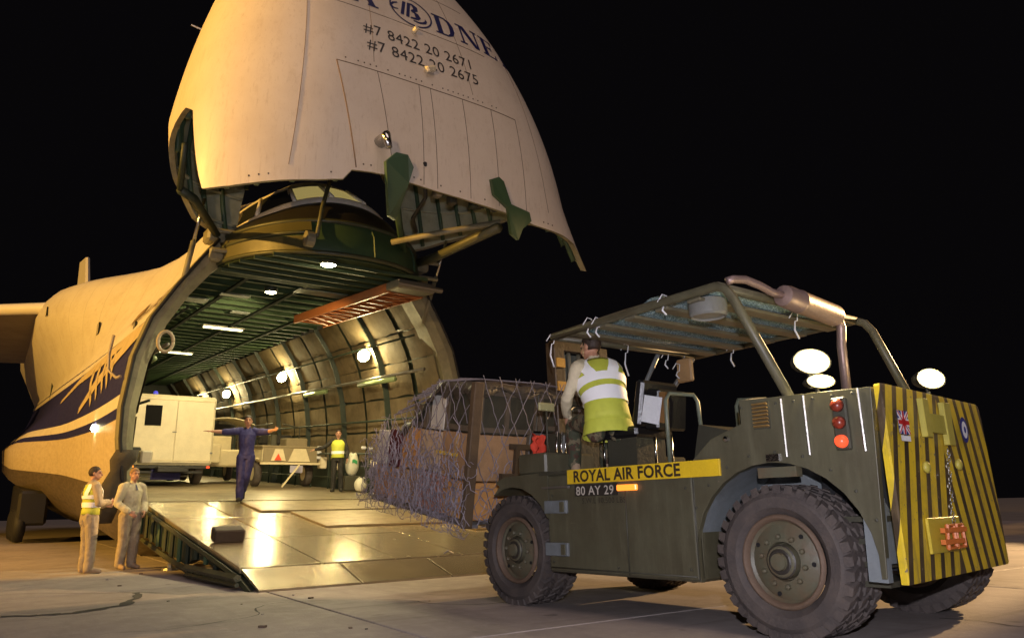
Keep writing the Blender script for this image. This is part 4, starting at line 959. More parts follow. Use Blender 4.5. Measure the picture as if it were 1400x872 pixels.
b_ = MB(); b_.box((-.02, -1.46, 1.045), (.035, .22, .05), bev=.008); b_.build('side_marker_lamp', lit_orange, fk)
b_ = MB(); b_.lathe([(.025, 0), (.02, -.02), (.002, -.025)], 10, 'x', (-.02, -2.48, 1.36)); b_.build('side_marker_reflector', chrome, fk)
# wheels
def make_wheel():
    R, Wd = .515, .40
    we = empty('wheel', Matrix.Identity(4), fk)
    ty = MB(); ty.lathe([(.30, -.02), (.31, -Wd / 2 + .05), (.36, -Wd / 2 - .0), (.43, -Wd / 2 - .005), (.475, -Wd / 2 + .02), (.492, -Wd / 2 + .05), (.492, Wd / 2 - .05), (.475, Wd / 2 - .02), (.43, Wd / 2), (.36, Wd / 2), (.31, Wd / 2 - .05), (.30, .02)], 48, 'x', cap=False)
    # chunky tread: zigzag blocks round the tyre
    nb = 34
    for k in range(nb):
        a = 2 * pi * k / nb
        Mx = Matrix.Rotation(a, 4, 'X')
        for r_, (x0, x1) in enumerate(((-.205, -.125), (-.115, -.045), (-.038, .038), (.045, .115), (.125, .205))):
            off = (0, .45, .1, .55, .0)[r_] * 2 * pi / nb
            M2 = Matrix.Rotation(a + off, 4, 'X')
            hh = .024 if r_ in (0, 4) else .022
            sk = .02 * (-1 if r_ % 2 else 1)
            da = .034
            vs = [(x0, -da - sk, .485), (x1, -da + sk, .485), (x1, da + sk, .485), (x0, da - sk, .485), (x0 + .008, -da * .8 - sk, .490 + hh), (x1 - .008, -da * .8 + sk, .490 + hh), (x1 - .008, da * .8 + sk, .490 + hh), (x0 + .008, da * .8 - sk, .490 + hh)]
            if r_ == 0: vs[0] = (x0, vs[0][1], .455); vs[3] = (x0, vs[3][1], .455)
            if r_ == 4: vs[1] = (x1, vs[1][1], .455); vs[2] = (x1, vs[2][1], .455)
            ty.add(vs, [(0, 3, 2, 1), (4, 5, 6, 7), (0, 1, 5, 4), (1, 2, 6, 5), (2, 3, 7, 6), (3, 0, 4, 7)], M2)
    ty.build('tyre', rubber, we, smooth=True, auto=30)
    rm = MB(); rm.lathe([(.315, -.17), (.30, -.20), (.285, -.195), (.27, -.15)], 40, 'x', cap=False); rm.lathe([(.315, .17), (.30, .20), (.27, .15)], 40, 'x', cap=False); rm.build('rim', rust, we, smooth=True)
    hb = MB(); hb.lathe([(.275, -.14), (.255, -.125), (.20, -.15), (.13, -.165), (.12, -.13)], 40, 'x', cap=False); hb.lathe([(.275, -.12), (.01, -.11)], 24, 'x', cap=False)
    hb.lathe([(.115, -.10), (.11, -.19), (.095, -.205), (.06, -.21), (.055, -.235), (.01, -.24)], 28, 'x')
    h_ = hb.build('hub', olive_worn, we, smooth=True, auto=35)
    dc = MB(); dc.lathe([(.112, -.192), (.075, -.212), (.06, -.212)], 28, 'x', cap=False); dc.build('hub_ring', mat('greasy_black', (0.03, 0.025, 0.02), .5), we)
    nut = MB()
    for k in range(10):
        a = 2 * pi * k / 10; nut.lathe([(.018, -.145), (.018, -.18), (.009, -.19)], 6, 'x', (0, .165 * cos(a), .165 * sin(a)))
    nut.build('wheel_nuts', olive_worn, we)['kind'] = 'stuff'
    ho = MB()
    for k in (0, 2, 3, 5): a = 2 * pi * k / 7 + .3; ho.lathe([(.016, -.152), (.016, -.158)], 8, 'x', (0, .22 * cos(a), .22 * sin(a)))
    ho.build('rim_holes', black, we)['kind'] = 'stuff'
    return we
w0 = make_wheel(); w0.matrix_local = Matrix.Translation((.22, .10, .505)) @ Matrix.Rotation(.7, 4, 'X')
dup(w0, fk, Matrix.Translation((.21, -2.80, .505)) @ Matrix.Rotation(.2, 4, 'X'))
for (y, x) in ((.10, 2.10), (-2.80, 2.10)):
    dup(w0, fk, Matrix.Translation((x, y, .505)) @ Matrix.Rotation(pi, 4, 'Z') @ Matrix.Rotation(.4, 4, 'X'))
for y0 in (.1, -2.8):
    b_ = MB(); b_.tube([(.3, y0, .5), (1.9, y0, .5)], .11, 10); b_.build('axle', black, fk)
b_ = MB(); b_.box((1.05, -1.3, .42), (.9, 3.6, .22)); b_.build('chassis_rail', black, fk)
# overhead guard
r = .038
def tubeo(name, pts, r, m, n=10, parent=fk): t_ = MB(); t_.tube(pts, r, n); return t_.build(name, m, parent, smooth=True)
tubeo('guard_hoop', [(.10, -2.96, 1.60), (.06, -2.60, 2.42), (.05, -2.545, 2.51), (.05, -2.46, 2.55), (.06, -1.5, 2.545), (.08, -.50, 2.52)], r, olive)
tubeo('guard_hoop', [(2.15, -2.96, 1.60), (2.14, -2.66, 2.42), (2.13, -2.60, 2.51), (2.12, -2.52, 2.55), (2.12, -1.5, 2.54), (2.10, -.66, 2.52)], r, olive)
tubeo('guard_cross_tube', [(.05, -2.47, 2.55), (2.12, -2.52, 2.55)], r, olive)
tubeo('guard_cross_tube', [(.08, -.50, 2.52), (2.10, -.66, 2.52)], r * .8, olive)
tubeo('guard_post', [(.12, -.50, 2.52), (.16, -.30, 1.40)], .022, olive_dk) if False else None
tubeo('guard_post', [(2.10, -.64, 2.52), (2.12, -.25, 2.16), (2.12, .0, 1.4)], .03, mat('pale_grey_tube', (0.16, 0.17, 0.17), .4))
tubeo('guard_post', [(1.55, -.60, 2.52), (1.5, -.35, 2.1), (1.45, -.1, 1.5)], .025, mat('pale_grey_tube', (0.16, 0.17, 0.17)))
slm = mat('roof_slat_olive', (0.14, 0.125, 0.08), .5, dirt=.5)
for k, y in enumerate((-.78, -1.14, -1.50, -1.86, -2.2)):
    b_ = MB(); b_.box((1.09, y - .06, 2.505), (2.02, .135, .03), rot=(0, 0, -.05), bev=.006); b_.build('roof_slat', slm, fk)
# bluish bubble sheet laid over the slats
def sheet():
    m, nt, b = newmat('blue_bubble_sheet')
    v = N(nt, 'ShaderNodeTexVoronoi'); v.inputs['Scale'].default_value = 55; L(nt, N(nt, 'ShaderNodeTexCoord').outputs['Object'], v.inputs['Vector'])
    c = mix(nt, ramp01(nt, v.outputs['Distance'], .2, .5), (0.60, 0.80, 0.88), (0.22, 0.34, 0.38)); L(nt, c, b.inputs['Base Color']); b.inputs['Roughness'].default_value = .25
    bp = N(nt, 'ShaderNodeBump'); bp.inputs['Strength'].default_value = .8; bp.inputs['Distance'].default_value = .02; L(nt, v.outputs['Distance'], bp.inputs['Height']); L(nt, bp.outputs[0], b.inputs['Normal'])
    return m
b_ = MB(); nx, ny = 26, 22
b_.rings([[(.06 + 2.05 * i / nx, -.62 - 1.82 * j / ny, 2.545 + .018 * noise.noise(Vector((i * .5, j * .6, 0))) + .012 * random.random() + (.09 * math.exp(-((i - 1) / 2.2) ** 2 - ((j - 14.5) / 1.6) ** 2))) for i in range(nx + 1)] for j in range(ny + 1)], False, False)
b_.build('bubble_sheet', sheet(), fk, smooth=True)
# white ties dangling from the guard
for (x, y, z, l) in ((.05, -.50, 2.50, .26), (.05, -1.02, 2.56, .10), (.05, -1.13, 2.54, .10), (.05, -1.92, 2.57, .09), (1.0, -.60, 2.50, .28), (1.62, -.62, 2.48, .10), (2.0, -1.2, 2.50, .16), (1.25, -2.4, 2.50, .18), (1.9, -2.45, 2.50, .07), (1.75, -.66, 2.36, .08)):
    tubeo('white_tie', [(x - .03, y + .03, z - .02), (x, y, z + .045), (x + .035, y - .02, z + .03), (x + .03, y - .01, z - .045), (x + .01, y, z - .05), (x - .01, y, z - .06 - l * .4), (x + .015, y - .02, z - .06 - l * .85)], [.0055] * 5 + [.009, .008], white_cord, 5)
# round drum lamp under the roof, mirror, exhaust
b_ = MB(); b_.lathe([(.02, .07), (.15, .07), (.16, .05), (.155, -.05), (.14, -.07), (.13, -.055), (.01, -.05)], 28, 'z', (.28, -2.20, 2.46)); b_.build('roof_speaker', mat('drum_grey', (0.20, 0.20, 0.18), .35), fk, smooth=True, auto=30)
b_ = MB(); b_.box((1.90, -.66, 2.34), (.06, .20, .26), bev=.03); mo = b_.build('side_mirror', mat('mirror_back_tan', (0.42, 0.26, 0.12), .5), fk)
tubeo('mirror_stem', [(1.9, -.66, 2.46), (1.9, -.66, 2.54)], .012, steel, 6, mo)
exm = mat('exhaust_pinkish_steel', (0.28, 0.20, 0.19), .45, metal=.5, dirt=.5)
MX = Matrix.Translation((1.02, -2.70, 2.48)) @ Matrix.Rotation(radians(0), 4, 'Z') @ Matrix.Rotation(radians(4), 4, 'Y')
b_ = MB(); b_.lathe([(.03, -.44), (.085, -.42), (.095, -.36), (.095, -.22), (.10, -.21), (.10, -.19), (.095, -.18), (.095, .36), (.08, .40), (.04, .42)], 24, 'x'); mu = b_.build('exhaust_silencer', exm, fk, smooth=True, auto=30); mu.matrix_local = MX
tubeo('exhaust_pipe', [(1.50, -2.66, 1.62), (1.48, -2.68, 2.2), (1.48, -2.70, 2.36), (1.45, -2.70, 2.43), (1.38, -2.70, 2.45)], .04, exm)
tubeo('exhaust_tail_pipe', [(.62, -2.70, 2.51), (.48, -2.68, 2.52), (.34, -2.66, 2.56), (.20, -2.63, 2.59), (.08, -2.60, 2.58), (.03, -2.58, 2.56)], .032, exm)
# work lamps on the engine cover
def work_lamp(x, y, z, rw, rh, pw, yaw=0.0):
    M_ = Matrix.Translation((x, y, z)) @ Matrix.Rotation(yaw, 4, 'Z')
    b_ = MB(); b_.lathe([(.02, .12), (rh * .8, .08), (rh * 1.08, .0), (rh * 1.08, -.03)], 24, 'y'); 
    b_.v = [(p[0] * rw / rh, p[1], p[2]) for p in b_.v]
    h_ = b_.build('work_lamp', black, fk, smooth=True, auto=40); h_.matrix_local = M_
    rb = MB(); rb.lathe([(rh, -.03), (rh * .90, -.036), (rh * .88, -.034)], 24, 'y', cap=False); rb.v = [(p[0] * rw / rh, p[1], p[2]) for p in rb.v]; rb.build('lamp_reflector', lit_rim, h_, smooth=True)
    rb = MB(); rb.lathe([(rh * .90, -.036), (rh * .72, -.042), (rh * .70, -.040)], 24, 'y', cap=False); rb.v = [(p[0] * rw / rh, p[1], p[2]) for p in rb.v]; rb.build('lamp_reflector', lit_mid, h_, smooth=True)
    lb = MB(); lb.lathe([(rh * .72, -.042), (rh * .5, -.049), (.005, -.055)], 24, 'y'); lb.v = [(p[0] * rw / rh, p[1], p[2]) for p in lb.v]; lb.build('lamp_lens', lit_warm, h_, smooth=True)
    st = MB(); st.tube([(0, .03, -rh), (0, .03, -rh - .10)], .015, 6); st.build('lamp_stalk', black, h_)
    lamp('work_lamp_light', 'POINT', M_ @ Vector((0, -.12, 0)), pw, (1.0, .82, .42), size=.07, parent=fk)
work_lamp(.06, -3.16, 1.835, .13, .08, 34, radians(-30)); work_lamp(.13, -3.17, 1.70, .10, .045, 12, radians(-30)); work_lamp(1.80, -3.22, 1.86, .13, .078, 34, radians(-25))
# operator station
b_ = MB(); b_.box((.62, -1.02, 1.55), (.52, .48, .10), bev=.04); b_.build('seat_cushion', seat_vinyl, fk)
b_ = MB(); b_.box((.62, -1.28, 1.80), (.50, .10, .42), rot=(.2, 0, 0), bev=.04); b_.build('seat_back', seat_vinyl, fk)
b_ = MB(); b_.box((.62, -1.02, 1.38), (.4, .36, .28)); b_.build('seat_base', olive_dk, fk)
for (x, y) in ((.42, -.85), (.50, -1.1), (.62, -1.3), (.85, -1.3)):
    tubeo('seat_strut', [(x - .06, y, 1.24), (x - .06, y, 1.50)], .012, chrome, 6)
b_ = MB(); b_.box((.60, -1.42, 1.73), (.40, .16, .36), rot=(.12, 0, 0), bev=.02); bt = b_.build('document_box', seat_vinyl, fk)
b_ = MB(); b_.box((.38, -1.44, 1.72), (.01, .20, .24), rot=(.25, 0, 0)); b_.build('paper_notice', paper, bt)
b_ = MB(); b_.box((.42, -1.54, 1.73), (.05, .07, .27), rot=(.15, 0, 0)); b_.build('box_edge', brownbox, bt)
tubeo('guard_rail_hoop', [(.36, -1.62, 1.24), (.36, -1.62, 1.78), (.40, -1.63, 1.84), (.66, -1.69, 1.84), (.70, -1.70, 1.78), (.72, -1.72, 1.24)], .018, mat('rail_grey_green', (0.16, 0.18, 0.13), .4))
tubeo('guard_rail_hoop', [(1.28, -1.70, 1.24), (1.28, -1.70, 1.78), (1.32, -1.70, 1.84), (1.74, -1.72, 1.88), (1.80, -1.72, 1.82), (1.80, -1.72, 1.24)], .018, mat('rail_grey_green', (0.16, 0.18, 0.13)))
b_ = MB(); b_.box((1.25, -2.0, 1.36), (1.5, .4, .3), rot=(.25, 0, 0)); b_.build('rear_cover', olive_dk, fk)
tubeo('steering_column', [(.55, -.15, 1.35), (.55, -.42, 1.72)], .03, black)
ring = MB(); M_ = Matrix.Translation((.55, -.44, 1.74)) @ Matrix.Rotation(radians(50), 4, 'X')
ring.tube([M_ @ Vector((.19 * cos(2 * pi * k / 24), .19 * sin(2 * pi * k / 24), 0)) for k in range(25)], .014, 6, cap=False); ring.tube([M_ @ Vector((-.19, 0, 0)), M_ @ Vector((.19, 0, 0))], .012, 6); ring.build('steering_wheel', black, fk, smooth=True)
for x in (.28, .34, .40): tubeo('control_lever', [(x, -.25, 1.30), (x - .02, -.32, 1.62)], .010, chrome, 6)
b_ = MB(); nn = 8; b_.rings([[(.10 + .16 * i / nn + .02 * sin(j * 2 + i), -.12 - .06 * sin(i * 1.2) + .03 * random.random(), 1.62 - .035 * j + .02 * sin(i * 2.2) - .10 * abs(i / nn - .5)) for i in range(nn + 1)] for j in range(8)], False, False)
rag = b_.build('red_rag', mat('red_cloth', (0.62, 0.05, 0.02), .8), M=MFK, smooth=True); tag(rag, 'crumpled red rag on the dash in front of the driver', 'rag'); 
b_ = MB(); b_.box((.14, -.30, 1.86), (.20, .03, .08), bev=.01); b_.build('dash_label_plate', mat('pale_olive_plate', (0.40, 0.38, 0.18), .5), fk)
tubeo('plate_stalk', [(.14, -.30, 1.35), (.14, -.30, 1.84)], .012, olive_dk, 6)
# mast
mm = mat('mast_brown_grease', (0.07, 0.048, 0.028), .45, dirt=.6, dirtcol=(0.03, 0.025, 0.02), dscale=8)
MM = Matrix.Translation((.06, .60, .25)) @ Matrix.Rotation(radians(-1.5), 4, 'X')
mast = empty('mast', MFK @ MM, fk); mast.parent = fk; mast.matrix_parent_inverse = Matrix.Identity(4); mast.matrix_local = MM
for x in (1.10, 1.84):
    b_ = MB(); b_.box((x, 0, 1.28), (.16, .16, 2.56), bev=.01); b_.build('mast_channel', mm, mast)
    b_ = MB(); b_.box((x + (.09 if x < 1.3 else -.09), .02, 1.30), (.07, .12, 2.6), bev=.01); b_.build('inner_mast_channel', mat('mast_grey', (0.12, 0.13, 0.11), .4), mast)
for z in (.15, 1.3, 2.52): b_ = MB(); b_.box((1.41, -.02, z), (.78, .09, .12), bev=.01); b_.build('mast_cross_member', mm, mast)
b_ = MB(); b_.box((1.47, .05, 1.35), (.62, .02, 2.2)); b_.build('mast_guard_panel', mat('mast_grey', (0.12, 0.13, 0.11)), mast)
for x in (1.30, 1.47, 1.62):
    b_ = MB(); b_.tube([(x, -.02, .2), (x, -.02, 1.5)], .045, 10); b_.tube([(x, -.02, 1.5), (x, -.02, 2.45)], .025, 10); b_.build('lift_cylinder', mat('mast_grey', (0.12, 0.13, 0.11)), mast, smooth=True)
for (z, lab) in ((2.30, 1), (2.02, 2)): b_ = MB(); b_.box((1.10, -.09, z), (.13, .02, .11)); b_.build('mast_label', mat('amber_label', (0.55, 0.30, 0.05), .5), mast)
CB = Matrix.Translation((0, .72, .66)) @ Matrix.Rotation(radians(9), 4, 'X')
car = MB(); car.box((1.05, -.03, .1), (1.6, .06, .12), CB); car.box((1.05, -.03, .55), (1.6, .06, .12), CB); car.box((1.05, -.03, .9), (1.4, .04, .06), CB)
for x in (.45, .8, 1.3, 1.65): car.box((x, -.03, .5), (.05, .05, .85), CB)
car.build('fork_carriage', mm, fk)
for x in (.50, 1.60): b_ = MB(); b_.box((x, 1.05, .0), (.14, 2.1, .05), CB); b_.box((x, .01, .3), (.14, .05, .6), CB); b_.build('fork', steel, fk)

# ------------------------------------------------------------------ the netted load on the forks
ML = MFK @ Matrix.Translation((-.07, .80, .70)) @ Matrix.Rotation(radians(9.5), 4, 'X')
card = mat('cardboard', (0.42, 0.25, 0.12), .75, dirt=.5, dirtcol=(0.18, 0.10, 0.05), dscale=4)
card2 = mat('pale_cardboard', (0.55, 0.40, 0.25), .75, dirt=.4); card3 = mat('orange_cardboard', (0.60, 0.30, 0.09), .7)
crate_m = mat('olive_crate', (0.06, 0.055, 0.035), .6, dirt=.5); maroon = mat('maroon_crate', (0.10, 0.015, 0.02), .5); whitebox = mat('white_carton', (0.6, 0.57, 0.5), .7); pinkbox = mat('pinkish_carton', (0.48, 0.23, 0.16), .7)
greyb = mat('grey_plastic_crate', (0.13, 0.12, 0.11), .5)
pal = tag(empty('cargo_pallet', ML), 'flat metal cargo pallet carried on the forks under the netted boxes', 'pallet')
b_ = MB(); b_.box((1.12, 1.08, .055), (2.24, 2.16, .03)); b_.build('pallet_top', steel, pal)
for x in (.1, .62, 1.12, 1.62, 2.14): b_ = MB(); b_.box((x, 1.08, .02), (.12, 2.16, .04)); b_.build('runner', mat('grey_wood', (0.16, 0.15, 0.15), .8), pal)
def boxo(x0, y0, z0, dx, dy, dz, m, label, cat='carton', tape=False, grp=None, flap=False):
    b_ = MB(); j = random.uniform(-.012, .012); b_.box((dx / 2, dy / 2, dz / 2), (dx - .015, dy - .015, dz - .008), bev=.008)
    M_ = ML @ Matrix.Translation((x0, y0, z0)) @ Matrix.Rotation(j * .6, 4, 'Z')
    o = b_.build(cat.replace(' ', '_'), m, M=M_); tag(o, label, cat, grp)
    if tape:
        t_ = MB(); t_.box((-.001 + .004, dy / 2, dz / 2), (.006, .055, dz - .01)); t_.build('packing_tape', mat('brown_tape', (0.50, 0.33, 0.16), .3), o)
    if cat == 'crate' and dz > .2:
        fm = mat('crate_batten_brown', (0.13, 0.10, 0.065), .7)
        for (c_, d_) in (((-.004, dy / 2, .05), (.02, dy - .03, .06)), ((-.004, dy / 2, dz - .05), (.02, dy - .03, .06)), ((-.004, .05, dz / 2), (.022, .06, dz - .02)), ((-.004, dy - .05, dz / 2), (.022, .06, dz - .02)),
                       ((dx / 2, -.004, .05), (dx - .03, .02, .05)), ((dx / 2, -.004, dz - .05), (dx - .03, .02, .05)), ((dx * .5, -.004, dz / 2), (.05, .022, dz - .03)), ((.04, -.004, dz / 2), (.05, .022, dz - .03))):
            t_ = MB(); t_.box(c_, d_); t_.build('batten', fm, o)
    return o
G = 'boxes stacked on the netted pallet'
lay = [ # x0,y0,z0,dx,dy,dz
 (.02, .02, .07, .75, .52, .40, card3, 'orange brown carton, lowest and nearest the wooden corner post of the netted load', True),
 (.02, .55, .07, .75, .50, .42, pinkbox, 'pinkish carton second along the bottom row of the netted load', False),
 (.02, 1.06, .07, .75, .50, .40, card, 'brown carton third along the bottom row of the netted load', True),
 (.02, 1.57, .07, .75, .54, .38, card3, 'orange carton at the far left end of the bottom row of the load', False),
 (.02, .02, .48, .75, .62, .50, card, 'large brown carton beside the wooden post in the middle row of the load', True),
 (.02, .65, .50, .75, .44, .46, card2, 'pale cardboard carton in the middle row of the load', False),
 (.02, 1.10, .48, .75, .40, .48, card3, 'orange cardboard carton with tape in the middle row of the load', True),
 (.02, 1.51, .46, .75, .32, .46, maroon, 'dark red carton near the left end of the middle row of the load', False),
 (.02, 1.84, .46, .75, .28, .42, whitebox, 'white carton at the left end of the middle row of the load', False),
 (.06, .04, .98, .80, .62, .50, crate_m, 'olive crate on top beside the wooden corner post under the net', False),
 (.06, .68, .97, .80, .30, .40, whitebox, 'white carton wedged on the top row behind the olive crate', False),
 (.06, 1.00, .96, .80, .34, .30, crate_m, 'low olive crate at the left end of the top row under the net', False),
 (.80, .02, .07, .72, 1.0, .50, pinkbox, 'pinkish carton low on the rear side of the load behind the front wheel', False),
 (1.53, .02, .07, .70, 1.0, .50, card, 'brown carton low at the far rear corner of the load', False),
 (.80, .02, .58, .72, 1.0, .10, maroon, 'thin maroon case lying across the middle of the load', False),
 (.80, .02, .69, .72, 1.0, .34, greyb, 'grey plastic crate above the maroon case facing the mast', False),
 (1.53, .02, .58, .70, 1.0, .44, crate_m, 'olive crate facing the mast on the far side', False),
 (.88, .02, 1.04, .64, .9, .46, crate_m, 'dark crate with grey panel on the top row facing the mast', False),
 (1.53, .02, 1.03, .70, .9, .44, greyb, 'grey crate on the top row at the far side', False),
 (.80, 1.05, .07, 1.40, 1.05, .85, card, 'big brown carton filling the far half of the load', False)]
for (x0, y0, z0, dx, dy, dz, m, lb_, tp) in lay:
    boxo(x0, y0, z0, dx, dy, dz, m, lb_, 'crate' if ('crate' in lb_ and 'carton' not in lb_) or 'case' in lb_ else 'carton', tp, G)
b_ = MB(); b_.box((-.02, -.03, .77), (.12, .08, 1.52), bev=.01); tag(b_.build('wooden_post', mat('brown_plank', (0.105, 0.068, 0.036), .7, dirt=.6, dscale=5), M=ML), 'upright brown wooden plank at the near corner of the netted load', 'plank')
b_ = MB(); b_.box((-.05, .40, .74), (.012, .40, .035)); tag(b_.build('yellow_strap', yellow, M=ML), 'short yellow strap on the side of the netted load', 'strap')
# the net: a knotted web with loose tangled cord
netm = mat('net_cord', (0.20, 0.18, 0.20), .7, bump=0); netb = mat('net_cord_blue', (0.30, 0.27, 0.31), .7, bump=0)
net = MB()
def topz(y): return 1.55 if y < .70 else (1.55 - (y - .70) * .42 if y < 1.4 else 1.2 - (y - 1.4) * .38)
def side_p(y, s_):          # s_ height above base on near face
    return Vector((-.05 - .03 * sin(s_ * 9 + y * 7) * .5 - .02, y, s_))
for k in range(-9, 13):
    for sg in (-1, 1):
        pts = []
        for i in range(25):
            s_ = .05 + i * .065; y = k * .19 + sg * (s_) * .55 + .02 * sin(i + k)
            if 0 <= y <= 2.12 and s_ < topz(y): pts.append(side_p(y, s_) + Vector((random.uniform(-.012, .01), random.uniform(-.015, .015), 0)))
        if len(pts) > 2: net.tube(pts, .005, 4)
for k in range(12):          # cords over the sloping top
    y0 = .05 + k * .10; net.tube([Vector((-.04, y0 + .5, topz(y0 + .5) - .02)), Vector((.25, y0 + .25, topz(y0 + .25) + .03)), Vector((.9, y0, topz(y0) + .04)), Vector((2.2, y0 - .1, 1.5))], .008, 4)
for k in range(-3, 12):
    for sg in (-1, 1):
        pts = []
        for i in range(25):
            s_ = .05 + i * .065; x = k * .22 + sg * s_ * .5 + .4
            if 0 <= x <= 2.2: pts.append(Vector((x, -.03 + random.uniform(-.012, .012), s_)))
        if len(pts) > 2: net.tube(pts, .005, 4)
net.build('cargo_net', netm); no = bpy.data.objects['cargo_net']; no.matrix_world = ML; tag(no, 'grey knotted cord net stretched over the boxes on the forks', 'net')
tg = MB()
for k in range(420):
    y = random.uniform(0.0, 2.1); s_ = abs(random.gauss(.1, .38)) + .02
    if s_ > .98: continue
    p = side_p(y, s_) + Vector((-.02, 0, 0)); a = random.uniform(0, 6.28); pts = [p.copy()]
    for i in range(7):
        a += random.uniform(-1.2, 1.2); p = p + Vector((random.uniform(-.012, .010), .05 * cos(a), .05 * sin(a))); p.x = min(p.x, -.035); p.z = max(p.z, -.08); pts.append(p.copy())
    tg.tube(pts, .0042, 3)
for k in range(90):
    x = random.uniform(.1, 2.1); s_ = abs(random.gauss(0, .3)) + .02; p = Vector((x, -.05, s_)); a = random.uniform(0, 6.28); pts = [p.copy()]
    for i in range(7):
        a += random.uniform(-1.2, 1.2); p = p + Vector((.05 * cos(a), 0, .05 * sin(a))); pts.append(p.copy())
    tg.tube(pts, .0042, 3)
for k in range(60):
    z = random.uniform(.1, .9); p = Vector((random.uniform(-.05, .5), 2.18, z)); a = 0; pts = [p.copy()]
    for i in range(7): a += random.uniform(-1.2, 1.2); p = p + Vector((.05 * cos(a), 0, .05 * sin(a))); pts.append(p.copy())
    tg.tube(pts, .0042, 3)
t_ = tg.build('loose_net_cord', netb, no)
t_['kind'] = 'stuff'

# dark crumpled sheet lashed over the top of the load
sh_ = MB(); nx, ny = 30, 22
def shz(y): return 1.53 if y < .78 else max(1.02, 1.53 - (y - .78) * .85)
sh_.rings([[(-.055 + 2.32 * i / nx, -.03 + 1.5 * j / ny, (shz(1.5 * j / ny) + .035 * noise.noise(Vector((i * .45, j * .5, 2))) + .02 * noise.noise(Vector((i * 1.3, j * 1.1, 5)))) - (.16 + .05 * sin(j * 1.7) if i == 0 else 0) - (.10 + .05 * sin(i * .9) if j == 0 else 0)) for i in range(nx + 1)] for j in range(ny + 1)], False, False)
so_ = sh_.build('tarpaulin', mat('dark_tarpaulin', (0.075, 0.062, 0.045), .45, bump=.6, bscale=12, dirt=.6, dirtcol=(0.03, 0.025, 0.02)), M=ML, smooth=True); q_ = so_.modifiers.new('t', 'SOLIDIFY'); q_.thickness = .006
tag(so_, 'dark crumpled tarpaulin lying over the top crates of the netted load', 'tarpaulin')
# bolts and weld seams on the body side
bt_ = MB()
for y, z in [(-.50, .42), (-.50, 1.0), (-1.3, .40), (-2.05, .42), (-2.05, 1.02)] + [(-2.62 - .14 * k, 1.575) for k in range(7)] + [(-2.80 + .76 * cos(radians(a)), .50 + .74 * sin(radians(a))) for a in range(30, 160, 16)]:
    bt_.lathe([(.011, 0), (.011, -.008), (.004, -.011)], 6, 'x', (-.001, y, z))
bt_.build('body_bolts', olive_dk, fk)['kind'] = 'stuff'
for pts in ([(-.004, -1.42, .35), (-.004, -1.42, 1.07)], [(-.004, -2.125, .35), (-.004, -2.125, 1.2)], [(-.004, -.46, .37), (-.004, -2.1, .37)]):
    tubeo('weld_seam', pts, .006, olive_dk, 5)
# ------------------------------------------------------------------ people
def tcap(a, b_, ra, rb, n=14):
    """closed tapered capsule"""
    a, b_ = Vector(a), Vector(b_); t = (b_ - a); L_ = t.length; t = t / L_ if L_ > 1e-6 else Vector((0, 0, 1))
    up = Vector((0, 1, 0)) if abs(t.y) < .9 else Vector((1, 0, 0)); u = t.cross(up).normalized(); v = t.cross(u)
    rs = []
    for k in range(1, 5): ph = -pi / 2 + pi / 2 * k / 4; rs.append([a + t * (ra * sin(ph)) + (u * cos(2 * pi * i / n) + v * sin(2 * pi * i / n)) * ra * cos(ph) for i in range(n)])
    for k in range(0, 4): ph = pi / 2 * k / 4; rs.append([b_ + t * (rb * sin(ph)) + (u * cos(2 * pi * i / n) + v * sin(2 * pi * i / n)) * rb * cos(ph) for i in range(n)])
    return rs
def ell(c, r, M=None, n=16):
    rs = []
    for k in range(1, 11):
        ph = -pi / 2 + pi * k / 11; rs.append([Vector((r[0] * cos(ph) * cos(2 * pi * i / n), r[1] * cos(ph) * sin(2 * pi * i / n), r[2] * sin(ph))) for i in range(n)])
    return [[(M @ p if M is not None else p) + Vector(c) for p in r_] for r_ in rs]
